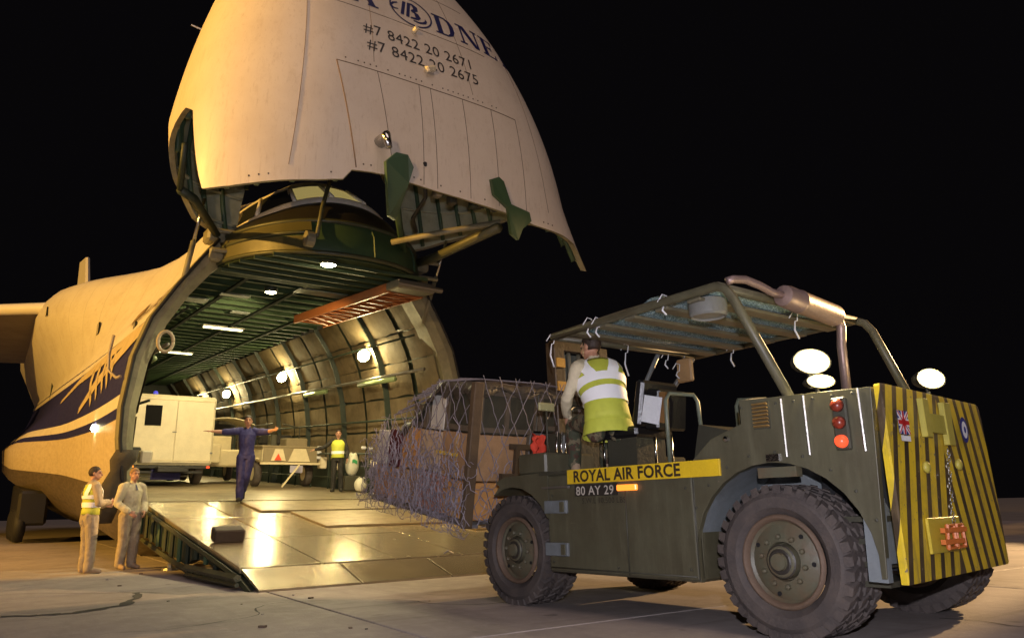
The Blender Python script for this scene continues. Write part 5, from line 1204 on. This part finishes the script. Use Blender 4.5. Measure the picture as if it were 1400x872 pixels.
class Person:
    """joints: dict in the person's own frame, x right, y facing, z up"""
    def __init__(s, J, pal, torso, head_dir=0.0, head_tilt=0.0, build=1.0, hands=('relax', 'relax'), hair='short', sleeves='long', bag=1.0):
        s.J = {k: Vector(v) for k, v in J.items()}; s.pal = pal; s.b = MB(); s.sd = []; s.torso = torso; s.k = build
        s.yaw = head_dir; s.tilt = head_tilt; s.hands = hands; s.hair = hair; s.sleeves = sleeves; s.bag = bag
    def cap(s, a, b_, ra, rb, lab):
        a, b_ = Vector(a), Vector(b_); s.b.rings(tcap(a, b_, ra, rb)); s.sd.append((a, b_, ra, rb, lab))
    def tp(s, t, ang, infl=0.0):
        """point on the torso: t along the rings, ang round it (0 = front)"""
        T = s.torso; t = min(max(t, 0), len(T) - 1.0001); i = int(t); k = t - i
        c = Vector(T[i][0]).lerp(Vector(T[i + 1][0]), k); rx = T[i][1] * (1 - k) + T[i + 1][1] * k + infl; ry = T[i][2] * (1 - k) + T[i + 1][2] * k + infl
        tw = T[i][3] * (1 - k) + T[i + 1][3] * k; ax = (Vector(T[min(i + 1, len(T) - 1)][0]) - Vector(T[i][0])).normalized()
        lat = Vector((cos(tw), sin(tw), 0)); lat = (lat - ax * lat.dot(ax)).normalized(); fr = ax.cross(lat).normalized()
        return c + lat * (rx * sin(ang)) + fr * (ry * cos(ang))
    def make(s, M, label, voxel=.0105):
        J, k = s.J, s.k
        n = 22
        s.b.rings([[s.tp(t, 2 * pi * i / n) for i in range(n)] for t in [q * .25 for q in range(0, (len(s.torso) - 1) * 4 + 1)]])
        T = s.torso
        for i in range(len(T) - 1):
            m_ = min(T[i][1], T[i][2]); 
            for off in (-.5, 0, .5):
                la = s.tp(i, pi / 2) - Vector(T[i][0]); lb = s.tp(i + 1, pi / 2) - Vector(T[i + 1][0])
                s.sd.append((Vector(T[i][0]) + la * off, Vector(T[i + 1][0]) + lb * off, T[i][2] * .95, T[i + 1][2] * .95, 'trousers' if i < 1 else 'top'))
        for d in 'LR':
            kb = s.bag; s.cap(J['hip' + d], J['knee' + d], .088 * k * kb, .068 * k * kb, 'trousers'); s.cap(J['knee' + d], J['ank' + d] + Vector((0, 0, -.01)), .066 * k * kb, .060 * k * kb, 'trousers')
            s.cap(J['hip' + d] + Vector((0, -.03, .02)), J['hip' + d] + Vector((0, -.03, -.06)), .09 * k, .085 * k, 'trousers')
            an, to = J['ank' + d], J['toe' + d]; dr = (to - an); dr.z = 0; dr.normalize()
            heel = an + Vector((0, 0, -.045)) - dr * .03
            s.cap(heel, to, .042, .034, 'boot'); s.cap(an + Vector((0, 0, .04)), heel, .048, .044, 'boot'); s.cap(heel.lerp(to, .5) + Vector((0, 0, .01)), to, .045, .036, 'boot')
            sh, el, wr = J['sh' + d], J['el' + d], J['wr' + d]
            s.cap(sh, el, .058 * k * s.bag, .050 * k * s.bag, 'top'); mid = el.lerp(wr, .5)
            if s.sleeves == 'long': s.cap(el, wr.lerp(el, .12), .050 * k * s.bag, .042 * k * s.bag, 'top'); s.cap(wr.lerp(el, .15), wr, .027, .026, 'skin')
            else: s.cap(el.lerp(sh, .25), el, .044, .041, 'skin'); s.cap(el, mid, .041, .036, 'skin'); s.cap(mid, wr, .036, .026, 'skin')
            s.cap(sh, s.tp(len(T) - 1.35, pi / 2 if d == 'R' else -pi / 2).lerp(sh, .35), .060 * k, .062 * k, 'top')
            # hand: palm, four curled fingers of different lengths, thumb off the side of the palm
            hd = (wr - el).normalized(); nrm = Vector(J.get('palm' + d, (0, 1, 0))); nrm = (nrm - hd * nrm.dot(hd)).normalized(); sd = hd.cross(nrm).normalized()
            if d == 'L': sd = -sd
            pe = wr + hd * .085
            for o_ in (-.027, -.009, .009, .027): s.cap(wr + sd * o_ * .6 + hd * .01, pe + sd * o_, .0155, .0135, 'skin')
            curl = 1.0 if s.hands['LR'.index(d)] == 'relax' else (2.2 if s.hands['LR'.index(d)] == 'grip' else .25)
            for o_, ln in zip((-.029, -.010, .009, .027), (.062, .074, .078, .070)):
                p0 = pe + sd * o_; a = .25 * curl; p1 = p0 + (hd * cos(a) + nrm * sin(a)) * ln * .45; a += .35 * curl; p2 = p1 + (hd * cos(a) + nrm * sin(a)) * ln * .32; a += .35 * curl; p3 = p2 + (hd * cos(a) + nrm * sin(a)) * ln * .25
                s.cap(p0, p1, .0098, .0092, 'skin'); s.cap(p1, p2, .0092, .0086, 'skin'); s.cap(p2, p3, .0086, .0075, 'skin')
            t0 = wr + hd * .028 + sd * .026; t1 = t0 + (hd * .7 + sd * .6 + nrm * .35).normalized() * .038; t2 = t1 + (hd * .9 + sd * .15 + nrm * .4).normalized() * .030
            s.cap(t0, t1, .014, .0115, 'skin'); s.cap(t1, t2, .0115, .009, 'skin')
        # neck and head
        hc = J['head']; nk = Vector(T[-1][0]); s.cap(nk - Vector((0, 0, .02)), hc + Vector((0, -.01, -.06)), .058, .052, 'skin')
        HM = Matrix.Rotation(s.yaw, 3, 'Z') @ Matrix.Rotation(s.tilt, 3, 'X')
        def hp_(p): return hc + HM @ Vector(p)
        def he(c, r): s.b.rings(ell(hp_(c), r, HM)); s.sd.append((hp_(c), hp_(c) + Vector((0, 0, .001)), sum(r) / 3, sum(r) / 3, 'skin'))
        he((0, -.012, .025), (.074, .092, .092)); he((0, .018, -.035), (.060, .070, .072)); he((0, .045, -.085), (.030, .030, .024))
        s.cap(hp_((-.05, .02, -.05)), hp_((-.015, .062, -.088)), .022, .018, 'skin'); s.cap(hp_((.05, .02, -.05)), hp_((.015, .062, -.088)), .022, .018, 'skin')
        s.cap(hp_((0, .088, .01)), hp_((0, .108, -.028)), .009, .0145, 'skin')
        s.cap(hp_((-.032, .078, .026)), hp_((.032, .078, .026)), .013, .013, 'skin')
        s.cap(hp_((-.020, .084, -.060)), hp_((.020, .084, -.060)), .0095, .0095, 'skin')
        for q in (-1, 1): s.b.rings(ell(hp_((q * .076, -.008, -.006)), (.010, .020, .032), HM)); s.sd.append((hp_((q * .076, -.008, -.006)), hp_((q * .076, -.008, .012)), .012, .012, 'skin'))
        # collar
        o = s.b.build('person', [m for m in s.pal.values()])
        rm = o.modifiers.new('r', 'REMESH'); rm.mode = 'VOXEL'; rm.voxel_size = voxel; rm.use_smooth_shade = True
        sm = o.modifiers.new('s', 'SMOOTH'); sm.factor = .5; sm.iterations = 2
        bpy.context.view_layer.update()
        me = bpy.data.meshes.new_from_object(o.evaluated_get(bpy.context.evaluated_depsgraph_get()))
        o.modifiers.clear(); old = o.data; o.data = me; bpy.data.meshes.remove(old)
        import numpy as np
        keys = list(s.pal.keys()); me.materials.clear()
        for m in s.pal.values(): me.materials.append(m)
        nf = len(me.polygons); c = np.empty(nf * 3); me.polygons.foreach_get('center', c); c = c.reshape(-1, 3)
        best = np.full(nf, 1e9); lab = np.zeros(nf, int)
        for a, b_, ra, rb, l_ in s.sd:
            A = np.array(a); D = np.array(b_) - A; dd = max(D @ D, 1e-9); t = np.clip(((c - A) @ D) / dd, 0, 1); dist = np.linalg.norm(c - A - t[:, None] * D, axis=1) - (ra + (rb - ra) * t)
            if l_ == 'skin': dist = dist + .002
            m_ = dist < best; best[m_] = dist[m_]; lab[m_] = keys.index(l_) if l_ in keys else 0
        me.polygons.foreach_set('material_index', lab.astype('int32'))
        # cloth folds on the clothing only
        me.polygons.foreach_set('use_smooth', [True] * nf)
        cloth = [keys.index(q) for q in ('top', 'trousers') if q in keys]
        vm_ = np.zeros(len(me.vertices), bool)
        for p in me.polygons:
            if lab[p.index] in cloth:
                for v in p.vertices: vm_[v] = True
        nrm_ = [v.normal.copy() for v in me.vertices]
        for v in me.vertices:
            if vm_[v.index]:
                p = v.co; q = noise.noise(Vector((p.x * 11, p.y * 11, p.z * 7 + p.x * 5))) * .010 + noise.noise(Vector((p.x * 26, p.y * 26, p.z * 17))) * .005
                v.co = v.co + nrm_[v.index] * q
        o.matrix_world = M; tag(o, label, 'person')
        s.o = o
        # hair, eyes
        hb = MB(); rs = []
        for kk in range(8):
            ph = radians(-42 + kk * 18.2)
            ring = []
            for i in range(20):
                a = 2 * pi * i / 20; fr = max(0, cos(a))          # a=0 front
                ph2 = ph + radians(66) * min(1, fr * 1.6) * (1 - kk / 7.5)
                ph2 = min(ph2, radians(89)); q = .007 + .004 * noise.noise(Vector((i * .9, kk * .8, 3)))
                ring.append(hp_((sin(a) * (.074 + q) * cos(ph2), cos(a) * (.092 + q) * cos(ph2) - .014, .025 + (.092 + q) * sin(ph2))))
            rs.append(ring)
        hb.rings(rs, True, True); hb.build('hair', s.pal.get('hair', hairm), o, smooth=True)
        for q in (-1, 1):
            eb = MB(); eb.rings(ell(hp_((q * .030, .0815, .008)), (.011, .006, .006), HM, 8)); eb.build('eye', black, o, smooth=True)
        for q in (-1, 1):
            eb = MB(); eb.rings(tcap(hp_((q * .018, .094, .032)), hp_((q * .044, .082, .034)), .0045, .003, 6)); eb.build('eyebrow', s.pal.get('hair', hairm), o)
        eb = MB(); eb.rings(tcap(hp_((-.018, .0945, -.058)), hp_((.018, .0945, -.058)), .0042, .0042, 6)); eb.build('mouth', mat('lip_red', (0.25, 0.08, 0.06), .6), o)
        return o
    def vest(s, t0, t1, m=vestm, strips=(), shoulder=True, infl=.022):
        o = s.o; vb = MB(); n = 26; N_ = 9
        vb.rings([[s.tp(t0 + (t1 - t0) * q / N_, 2 * pi * i / n, infl + .010 * noise.noise(Vector((i * .7, q * .9, 1)))) for i in range(n)] for q in range(N_ + 1)], True, False)
        v = vb.build('vest', m, o, smooth=True)
        sl_ = v.modifiers.new('th', 'SOLIDIFY'); sl_.thickness = .004
        for (ta, tb_) in strips:
            sb = MB(); sb.rings([[s.tp(ta + (tb_ - ta) * q / 3, 2 * pi * i / n, infl + .014) for i in range(n)] for q in range(4)], True, False); sb.build('reflective_strip', reflm, v, smooth=True)
        if shoulder:
            for sg in (-1, 1):
                for base in (0, pi):
                    sb = MB(); rows = []
                    for q in range(9):
                        t = strips[-1][1] - .02 + (t1 + .10 - strips[-1][1]) * q / 8; cx = base + (sg if base == 0 else -sg) * (.45 + .40 * q / 8)
                        rows.append([s.tp(t, cx + w_, infl + .014) for w_ in (-.24, -.08, .08, .24)])
                    sb.rings(rows, False, False); sb.build('reflective_strip', reflm, v, smooth=True)
        return v
def standing(h=1.76, lean=0.0):
    k = h / 1.76
    T = [((0, 0, .86), .155, .115, 0), ((0, .0, .96), .165, .118, 0), ((0, .005, 1.08), .145, .105, 0), ((0, .01, 1.22), .160, .118, 0), ((0, .0, 1.34), .180, .120, 0), ((0, -.01, 1.43), .150, .085, 0), ((0, -.012, 1.49), .065, .060, 0)]
    T = [((c[0] * k, c[1] * k, c[2] * k), a * k, b_ * k, tw) for c, a, b_, tw in T]
    J = dict(hipL=(-.09, 0, .90), hipR=(.09, 0, .90), kneeL=(-.10, .02, .49), kneeR=(.10, .02, .49), ankL=(-.11, -.02, .10), ankR=(.11, -.02, .10), toeL=(-.14, .15, .035), toeR=(.14, .15, .035),
             shL=(-.185, -.01, 1.41), shR=(.185, -.01, 1.41), elL=(-.25, -.02, 1.12), elR=(.25, -.02, 1.12), wrL=(-.25, .08, .88), wrR=(.25, .08, .88), head=(0, .015, 1.645), palmL=(1, 0, 0), palmR=(-1, 0, 0))
    J = {a: tuple(q * k for q in v) if not a.startswith('palm') else v for a, v in J.items()}
    return J, T
# bystander in the reflective vest: back to us, arms folded, looking at the plane
J, T = standing(1.74)
J.update(elR=(.30, .02, 1.13), wrR=(.12, .25, 1.15), elL=(-.30, .02, 1.13), wrL=(-.10, .27, 1.10), palmL=(0, -1, .2), palmR=(0, -1, .2), kneeR=(.11, .03, .49), kneeL=(-.11, .03, .49), ankR=(.12, .02, .10), toeR=(.17, .18, .035), ankL=(-.12, .02, .10), toeL=(-.17, .18, .035))
P1 = Person(J, dict(skin=skin, top=cloth_sand, trousers=cloth_sand, boot=boot_sand, hair=hairm), T, head_dir=-.5, hands=('grip', 'grip'), bag=1.22, build=1.04)
P1.pal.pop('hair'); P1.pal_h = hairm
def ground_at(x, y, rz): return Matrix.Translation((x, y, 0.0)) @ Matrix.Rotation(rz, 4, 'Z')
P1.make(ground_at(-7.18, 12.95, radians(-42)), 'man with arms folded in a reflective vest and sand trousers beside the plane')
P1.vest(1.0, 5.55, strips=((1.95, 2.55), (2.95, 3.55)))
# bystander in pale overalls, hands in front
J, T = standing(1.76)
J.update(elR=(.27, -.02, 1.14), wrR=(.15, .17, .98), elL=(-.27, -.02, 1.14), wrL=(-.14, .18, .98), palmL=(.6, -.6, 0), palmR=(-.6, -.6, 0))
P2 = Person(J, dict(skin=skin, top=cloth_pale, trousers=cloth_sand, boot=boot_sand), T, head_dir=-.15, build=1.08, bag=1.28)
P2.pal['hair'] = hair_fair; P2.make(ground_at(-6.95, 13.85, radians(-118)), 'fair haired man in pale buff overalls, hands at his front, by the ramp edge')
cb_ = MB(); cb_.rings([[P2.tp(t, w_, .012) for w_ in (-.10, -.03, .03, .10)] for t in (4.1, 4.6, 5.1, 5.6)], False, False); cb_.build('shirt_front', mat('grey_blue_shirt', (0.10, 0.10, 0.16), .8), P2.o)
# loadmaster in blue overalls with outstretched arms on the ramp
J, T = standing(1.76)
J.update(shL=(-.19, -.01, 1.42), elL=(-.40, .06, 1.42), wrL=(-.52, .26, 1.44), elR=(.45, .05, 1.41), wrR=(.69, .10, 1.42), shR=(.19, -.01, 1.43), palmL=(0, 1, .2), palmR=(0, 0, -1),
         hipL=(-.07, 0, .90), hipR=(.08, 0, .90), kneeR=(.08, .03, .49), ankR=(.08, -.01, .10), toeR=(.11, .17, .035), kneeL=(-.02, .02, .50), ankL=(.03, -.26, .28), toeL=(.02, -.22, .10))
P3 = Person(J, dict(skin=skin, top=cloth_blue, trousers=cloth_blue, boot=cloth_dark), T, head_dir=0, build=1.06, bag=1.22, sleeves='short', hands=('flat', 'flat'))
P3.make(MPL @ (Matrix.Translation((-1.38, -.30, 0.0)) @ Matrix.Rotation(radians(180 + 22), 4, 'Z')) if False else Matrix.Translation(tuple(MPL @ Vector((-1.38, -.30, .0)))) @ Matrix.Rotation(radians(180 + 18), 4, 'Z'), 'man in blue overalls with both arms stretched out on the ramp top')
# man in a vest inside the hold, leaning on the trailer
J, T = standing(1.72)
J.update(elR=(.40, .10, 1.22), wrR=(.62, .14, 1.16), palmR=(0, 0, -1), elL=(-.27, 0, 1.12), wrL=(-.27, .12, .90))
P4 = Person(J, dict(skin=skin, top=cloth_dark, trousers=cloth_dark, boot=cloth_dark), T, head_dir=.1)
_p4 = MPL @ Vector((2.32, 4.0, .0))
P4.make(Matrix.Translation(_p4) @ Matrix.Rotation(radians(180 + 10), 4, 'Z'), 'man in a yellow vest inside the hold, right of the buff trailer, one arm out')
P4.vest(1.0, 5.5, strips=((1.9, 2.5),), shoulder=False)
# forklift driver, seated
T = [((0, -.02, .02), .175, .125, 0), ((0, .0, .12), .170, .125, -.05), ((0, .03, .24), .150, .110, -.12), ((0, .10, .36), .175, .125, -.2), ((0, .16, .47), .20, .125, -.25), ((0, .20, .56), .165, .09, -.25), ((0, .225, .615), .067, .062, -.2)]
J = dict(hipL=(-.10, .05, .03), hipR=(.10, .05, .03), kneeL=(-.17, .45, .10), kneeR=(.16, .46, .10), ankL=(-.17, .44, -.27), ankR=(.15, .50, -.27), toeL=(-.19, .62, -.325), toeR=(.15, .68, -.325),
         shL=(-.205, .13, .545), shR=(.195, .24, .545), elL=(-.30, .17, .27), wrL=(-.24, .38, .15), elR=(.27, .40, .32), wrR=(.16, .54, .28), head=(-.02, .29, .765), palmL=(1, 0, -.6), palmR=(-.3, -.2, -1))
P5 = Person(J, dict(skin=skin, top=cloth_pale, trousers=camo, boot=boot_sand), T, head_dir=.55, head_tilt=-.12, hands=('grip', 'grip'), build=1.02)
P5.make(MFK @ (Matrix.Translation((.34, -.93, 1.60)) @ Matrix.Rotation(radians(-26), 4, 'Z') @ Matrix.Scale(1.10, 4)), 'driver in camouflage trousers and bright reflective vest sitting on the forklift', voxel=.0095)
P5.vest(.3, 5.65, strips=((1.7, 2.4), (2.8, 3.5)), infl=.030)
sk = MB(); n = 26
sk.rings([[P5.tp(t, 2 * pi * i / n, .026 + e_) for i in range(n)] for t, e_ in ((.35, 0), (.1, .012), (-.0, .03))], True, False)
sk.v = [tuple(Vector(p) + Vector((0, 0, -.0 if j < 2 * n else -.09))) for j, p in enumerate(sk.v)]
sk.build('vest_hem', vestm, P5.o, smooth=True)

# ------------------------------------------------------------------ vehicles in the hold
sandm = mat('sand_vehicle_paint', (0.66, 0.56, 0.36), .5, dirt=.35)
MT = MPL @ Matrix.Translation((-1.12, 8.95, .02))
tr = tag(empty('box_body_truck', MT), 'cream box bodied army truck seen from behind on the left of the hold', 'truck')
def tb(name, c, d, m, bev=.03, parent=tr): b_ = MB(); b_.box(c, d, bev=bev); return b_.build(name, m, parent)
body = tb('box_body', (0, 2.0, 1.68), (2.42, 4.0, 2.14), cream, .07)
dr = tb('rear_door', (-.55, -.02, 1.66), (1.15, .03, 1.95), cream, .01); tb('rear_door', (.60, -.02, 1.66), (1.08, .03, 1.95), cream, .01)
tb('door_window', (-.62, -.045, 2.10), (.46, .03, .62), window_black, .06, dr); tb('door_handle', (.02, -.06, 1.62), (.12, .04, .03), steel, .005)
for z in (1.0, 1.7, 2.4): tb('hinge', (1.16, -.04, z), (.08, .03, .05), steel, .005); tb('hinge', (-1.16, -.04, z), (.08, .03, .05), steel, .005)
for z in (.75, 2.6): tb('body_rail', (0, -.04, z), (2.34, .02, .03), sandm, .004)
tb('chassis', (0, 2.5, .48), (.9, 6.0, .16), black); tb('rear_bumper', (0, -.05, .55), (2.3, .12, .10), black, .02)
tb('underride_bar', (0, 0.02, .40), (1.9, .06, .08), black, .01)
for x in (-1.08, 1.08): tb('indicator_lamp', (x, -.12, .56), (.10, .04, .06), lit_orange if x < 0 else lit_red, .01)
for x in (-.6, .3): tb('step', (x, .1, .28), (.5, .2, .04), olive_dk, .01)
def simple_wheel(parent, x, y, r=.46, wd=.28, m=sandm):
    we = empty('wheel', Matrix.Identity(4), parent); we.matrix_local = Matrix.Translation((x, y, r))
    b_ = MB(); b_.lathe([(r * .55, -wd / 2 + .02), (r * .8, -wd / 2), (r * .96, -wd / 2 + .03), (r, -wd / 4), (r, wd / 4), (r * .96, wd / 2 - .03), (r * .8, wd / 2), (r * .55, wd / 2 - .02)], 28, 'x'); b_.build('tyre', rubber, we, smooth=True, auto=40)
    b_ = MB(); b_.lathe([(r * .55, -wd / 2 + .01), (r * .4, -wd / 2 + .05), (.02, -wd / 2 + .04)], 20, 'x'); b_.lathe([(r * .55, wd / 2 - .01), (r * .4, wd / 2 - .05), (.02, wd / 2 - .04)], 20, 'x'); b_.build('rim', m, we, smooth=True, auto=40)
for x in (-.95, .95):
    for y in (.9, 4.9): simple_wheel(tr, x, y)
cabm = tb('cab', (0, 5.0, 1.25), (2.1, 1.5, 1.5), sandm, .1)
bc = MB(); bc.lathe([(.07, 0), (.07, .09), (.04, .13), (.005, .14)], 14, 'z', (-.55, .45, 2.75)); bc.build('blue_beacon', mat('blue_beacon_glass', (0.05, 0.05, 0.5), .2, dirt=0, bump=0, emis=(.12, .12, .9), estr=.5), tr, smooth=True)
tb('spare_wheel_cover', (-.1, .02, .38), (.85, .06, .42), cloth_blue, .05)
# open light utility vehicle + trailer in the middle
MV = MPL @ Matrix.Translation((2.05, 7.3, .02))
vt = tag(empty('utility_trailer', MV), 'buff military trailer with warning triangles and spare lamps in mid hold', 'trailer')
def vb_(name, c, d, m, bev=.03, parent=vt, rot=None): b_ = MB(); b_.box(c, d, bev=bev, rot=rot); return b_.build(name, m, parent)
tub = vb_('trailer_tub', (0, .9, .98), (1.75, 1.8, .46), sandm, .03); vb_('tub_rim', (0, .9, 1.23), (1.85, 1.9, .07), mat('dark_sand', (0.24, 0.19, 0.11), .6), .02)
vb_('tailboard', (0, -.02, .98), (1.72, .04, .44), mat('dark_sand', (0.24, 0.19, 0.11)), .01)
b_ = MB(); b_.prism([(-.62, .80), (-.16, .80), (-.27, 1.16), (-.51, 1.16)], -.07, -.03, 'y'); b_.prism([(-.08, .78), (.62, .78), (.46, 1.18), (.08, 1.18)], -.07, -.03, 'y'); b_.build('buff_panel', sandm, vt)
b_ = MB(); b_.prism([(-.52, .82), (-.30, .82), (-.41, 1.02)], -.10, -.075, 'y'); b_.build('red_triangle', mat('red_reflector_glow', (0.6, 0.05, 0.02), .4, emis=(.9, .1, .02), estr=.25), vt)  # unlit triangle, its shine put in as weak emission
vb_('rear_beam', (0, -.06, .72), (1.9, .06, .07), sandm, .01); vb_('number_plate', (.18, -.10, .55), (.40, .02, .22), mat('lilac_plate', (0.35, 0.33, 0.45), .6), .01)
for x in (-.82, .82): simple_wheel(vt, x, .8, .40, .24); vb_('wing_mudguard', (x * 1.02, .8, .86), (.26, .95, .05), sandm, .02)
for z in (.92, 1.08, 1.24): vb_('tail_lamp', (.90, -.06, z), (.14, .05, .09), mat('pale_lens', (0.6, 0.6, 0.62), .3), .02)
vb_('prop_stand', (-.05, -.30, .35), (.05, .06, .85), sandm, .01, rot=(.0, .65, 0))
vb_('jerry_can', (-.45, .5, 1.42), (.2, .35, .38), olive_dk, .03); vb_('stowed_box', (.35, .9, 1.38), (.7, .8, .28), mat('dark_sand', (0.24, 0.19, 0.11)), .03); vb_('stowed_roll', (-.1, 1.3, 1.45), (1.1, .35, .35), cloth_dark, .1)
for x in (-.8, .75): b_ = MB(); b_.tube([(x, 1.5, 1.2), (x, 1.5, 1.9), (x * .2, 1.5, 2.0)], .03, 6); b_.build('hoop_tube', olive_dk, vt)
MV2 = MPL @ Matrix.Translation((1.10, 11.2, .02))
lv = tag(empty('open_utility_vehicle', MV2), 'sand coloured open utility vehicle parked ahead of the buff trailer in the hold', 'car')
def lb_(name, c, d, m, bev=.04, rot=None): b_ = MB(); b_.box(c, d, bev=bev, rot=rot); return b_.build(name, m, lv)
lb_('body_tub', (0, 1.6, .85), (1.75, 3.4, .6), sandm, .06); lb_('windscreen_frame', (0, 2.4, 1.75), (1.6, .06, .75), olive_dk, .03); lb_('cab_back', (-.25, 0.0, 1.2), (.7, .1, .8), sandm)
for x in (-.8, .8):
    for y in (.6, 2.9): simple_wheel(lv, x, y, .40, .24)
b_ = MB(); b_.rings([[(x, y, 2.05 + .22 * (1 - (x / .95) ** 2)) for x in [-.95 + .19 * k for k in range(11)]] for y in (.2, .26, 2.2, 2.26)], False, False); cv = b_.build('roof_canopy', mat('pale_canvas', (0.62, 0.56, 0.42), .8), lv, smooth=True); q = cv.modifiers.new('t', 'SOLIDIFY'); q.thickness = .03
for x in (-.9, .9):
    for y in (.25, 2.2): b_ = MB(); b_.tube([(x, y, 1.1), (x, y, 2.1)], .03, 6); b_.build('canopy_post', olive_dk, lv)
lb_('load_bin', (-.62, -.35, 1.0), (.55, .5, .65), sandm, .04)
# sacks and bags by the right wall
def sack(pos, d, m, label, mark=None):
    b_ = MB(); n = 16; rs = []
    for k in range(9):
        t = k / 8; r = (sin(pi * min(max(t, .04), .96)) ** .35) * (1 - .12 * t); rs.append([(d[0] / 2 * r * cos(2 * pi * i / n) * (1 + .10 * noise.noise(Vector((i, k, pos[0])))), d[1] / 2 * r * sin(2 * pi * i / n), d[2] * t + .03 * sin(i * 1.3 + k) * t) for i in range(n)])
    b_.rings(rs); o = b_.build('sack', m, M=MPL @ Matrix.Translation(pos), smooth=True); tag(o, label, 'sack')
    if mark:
        g_ = MB(); g_.rings([[(-.08 + .03 * i, -d[1] / 2 * 1.02 - .005, z + .02 * sin(i)) for i in range(6)] for z in (mark, mark + .1)], False, False); g_.build('green_print', mat('green_print', (0.04, 0.28, 0.10), .7), o)
ws = mat('white_sack_plastic', (0.60, 0.58, 0.46), .5, bump=.5, bscale=9)
sack((2.80, 4.15, .45), (.42, .34, .62), ws, 'tall white plastic sack with green print standing right of the vested man', .34)
sack((2.92, 3.75, .02), (.40, .34, .38), ws, 'small white sack on the hold floor beneath the tall sack')
b_ = MB(); b_.box((0, 0, .22), (.5, .4, .40), bev=.02); tag(b_.build('metal_case', olive_dk, M=MPL @ Matrix.Translation((2.80, 4.18, .02))), 'dark metal case under the tall white sack by the hold wall', 'case')
for k, (x, z) in enumerate(((2.75, 1.22), (2.95, 1.20))):
    b_ = MB(); b_.box((0, 0, 0), (.13, .1, .08), bev=.02); o = b_.build('wall_bracket_lamp', mat('pale_lens', (0.6, 0.6, 0.62)), plane); o.matrix_local = Matrix.Translation((x, 3.3, z))
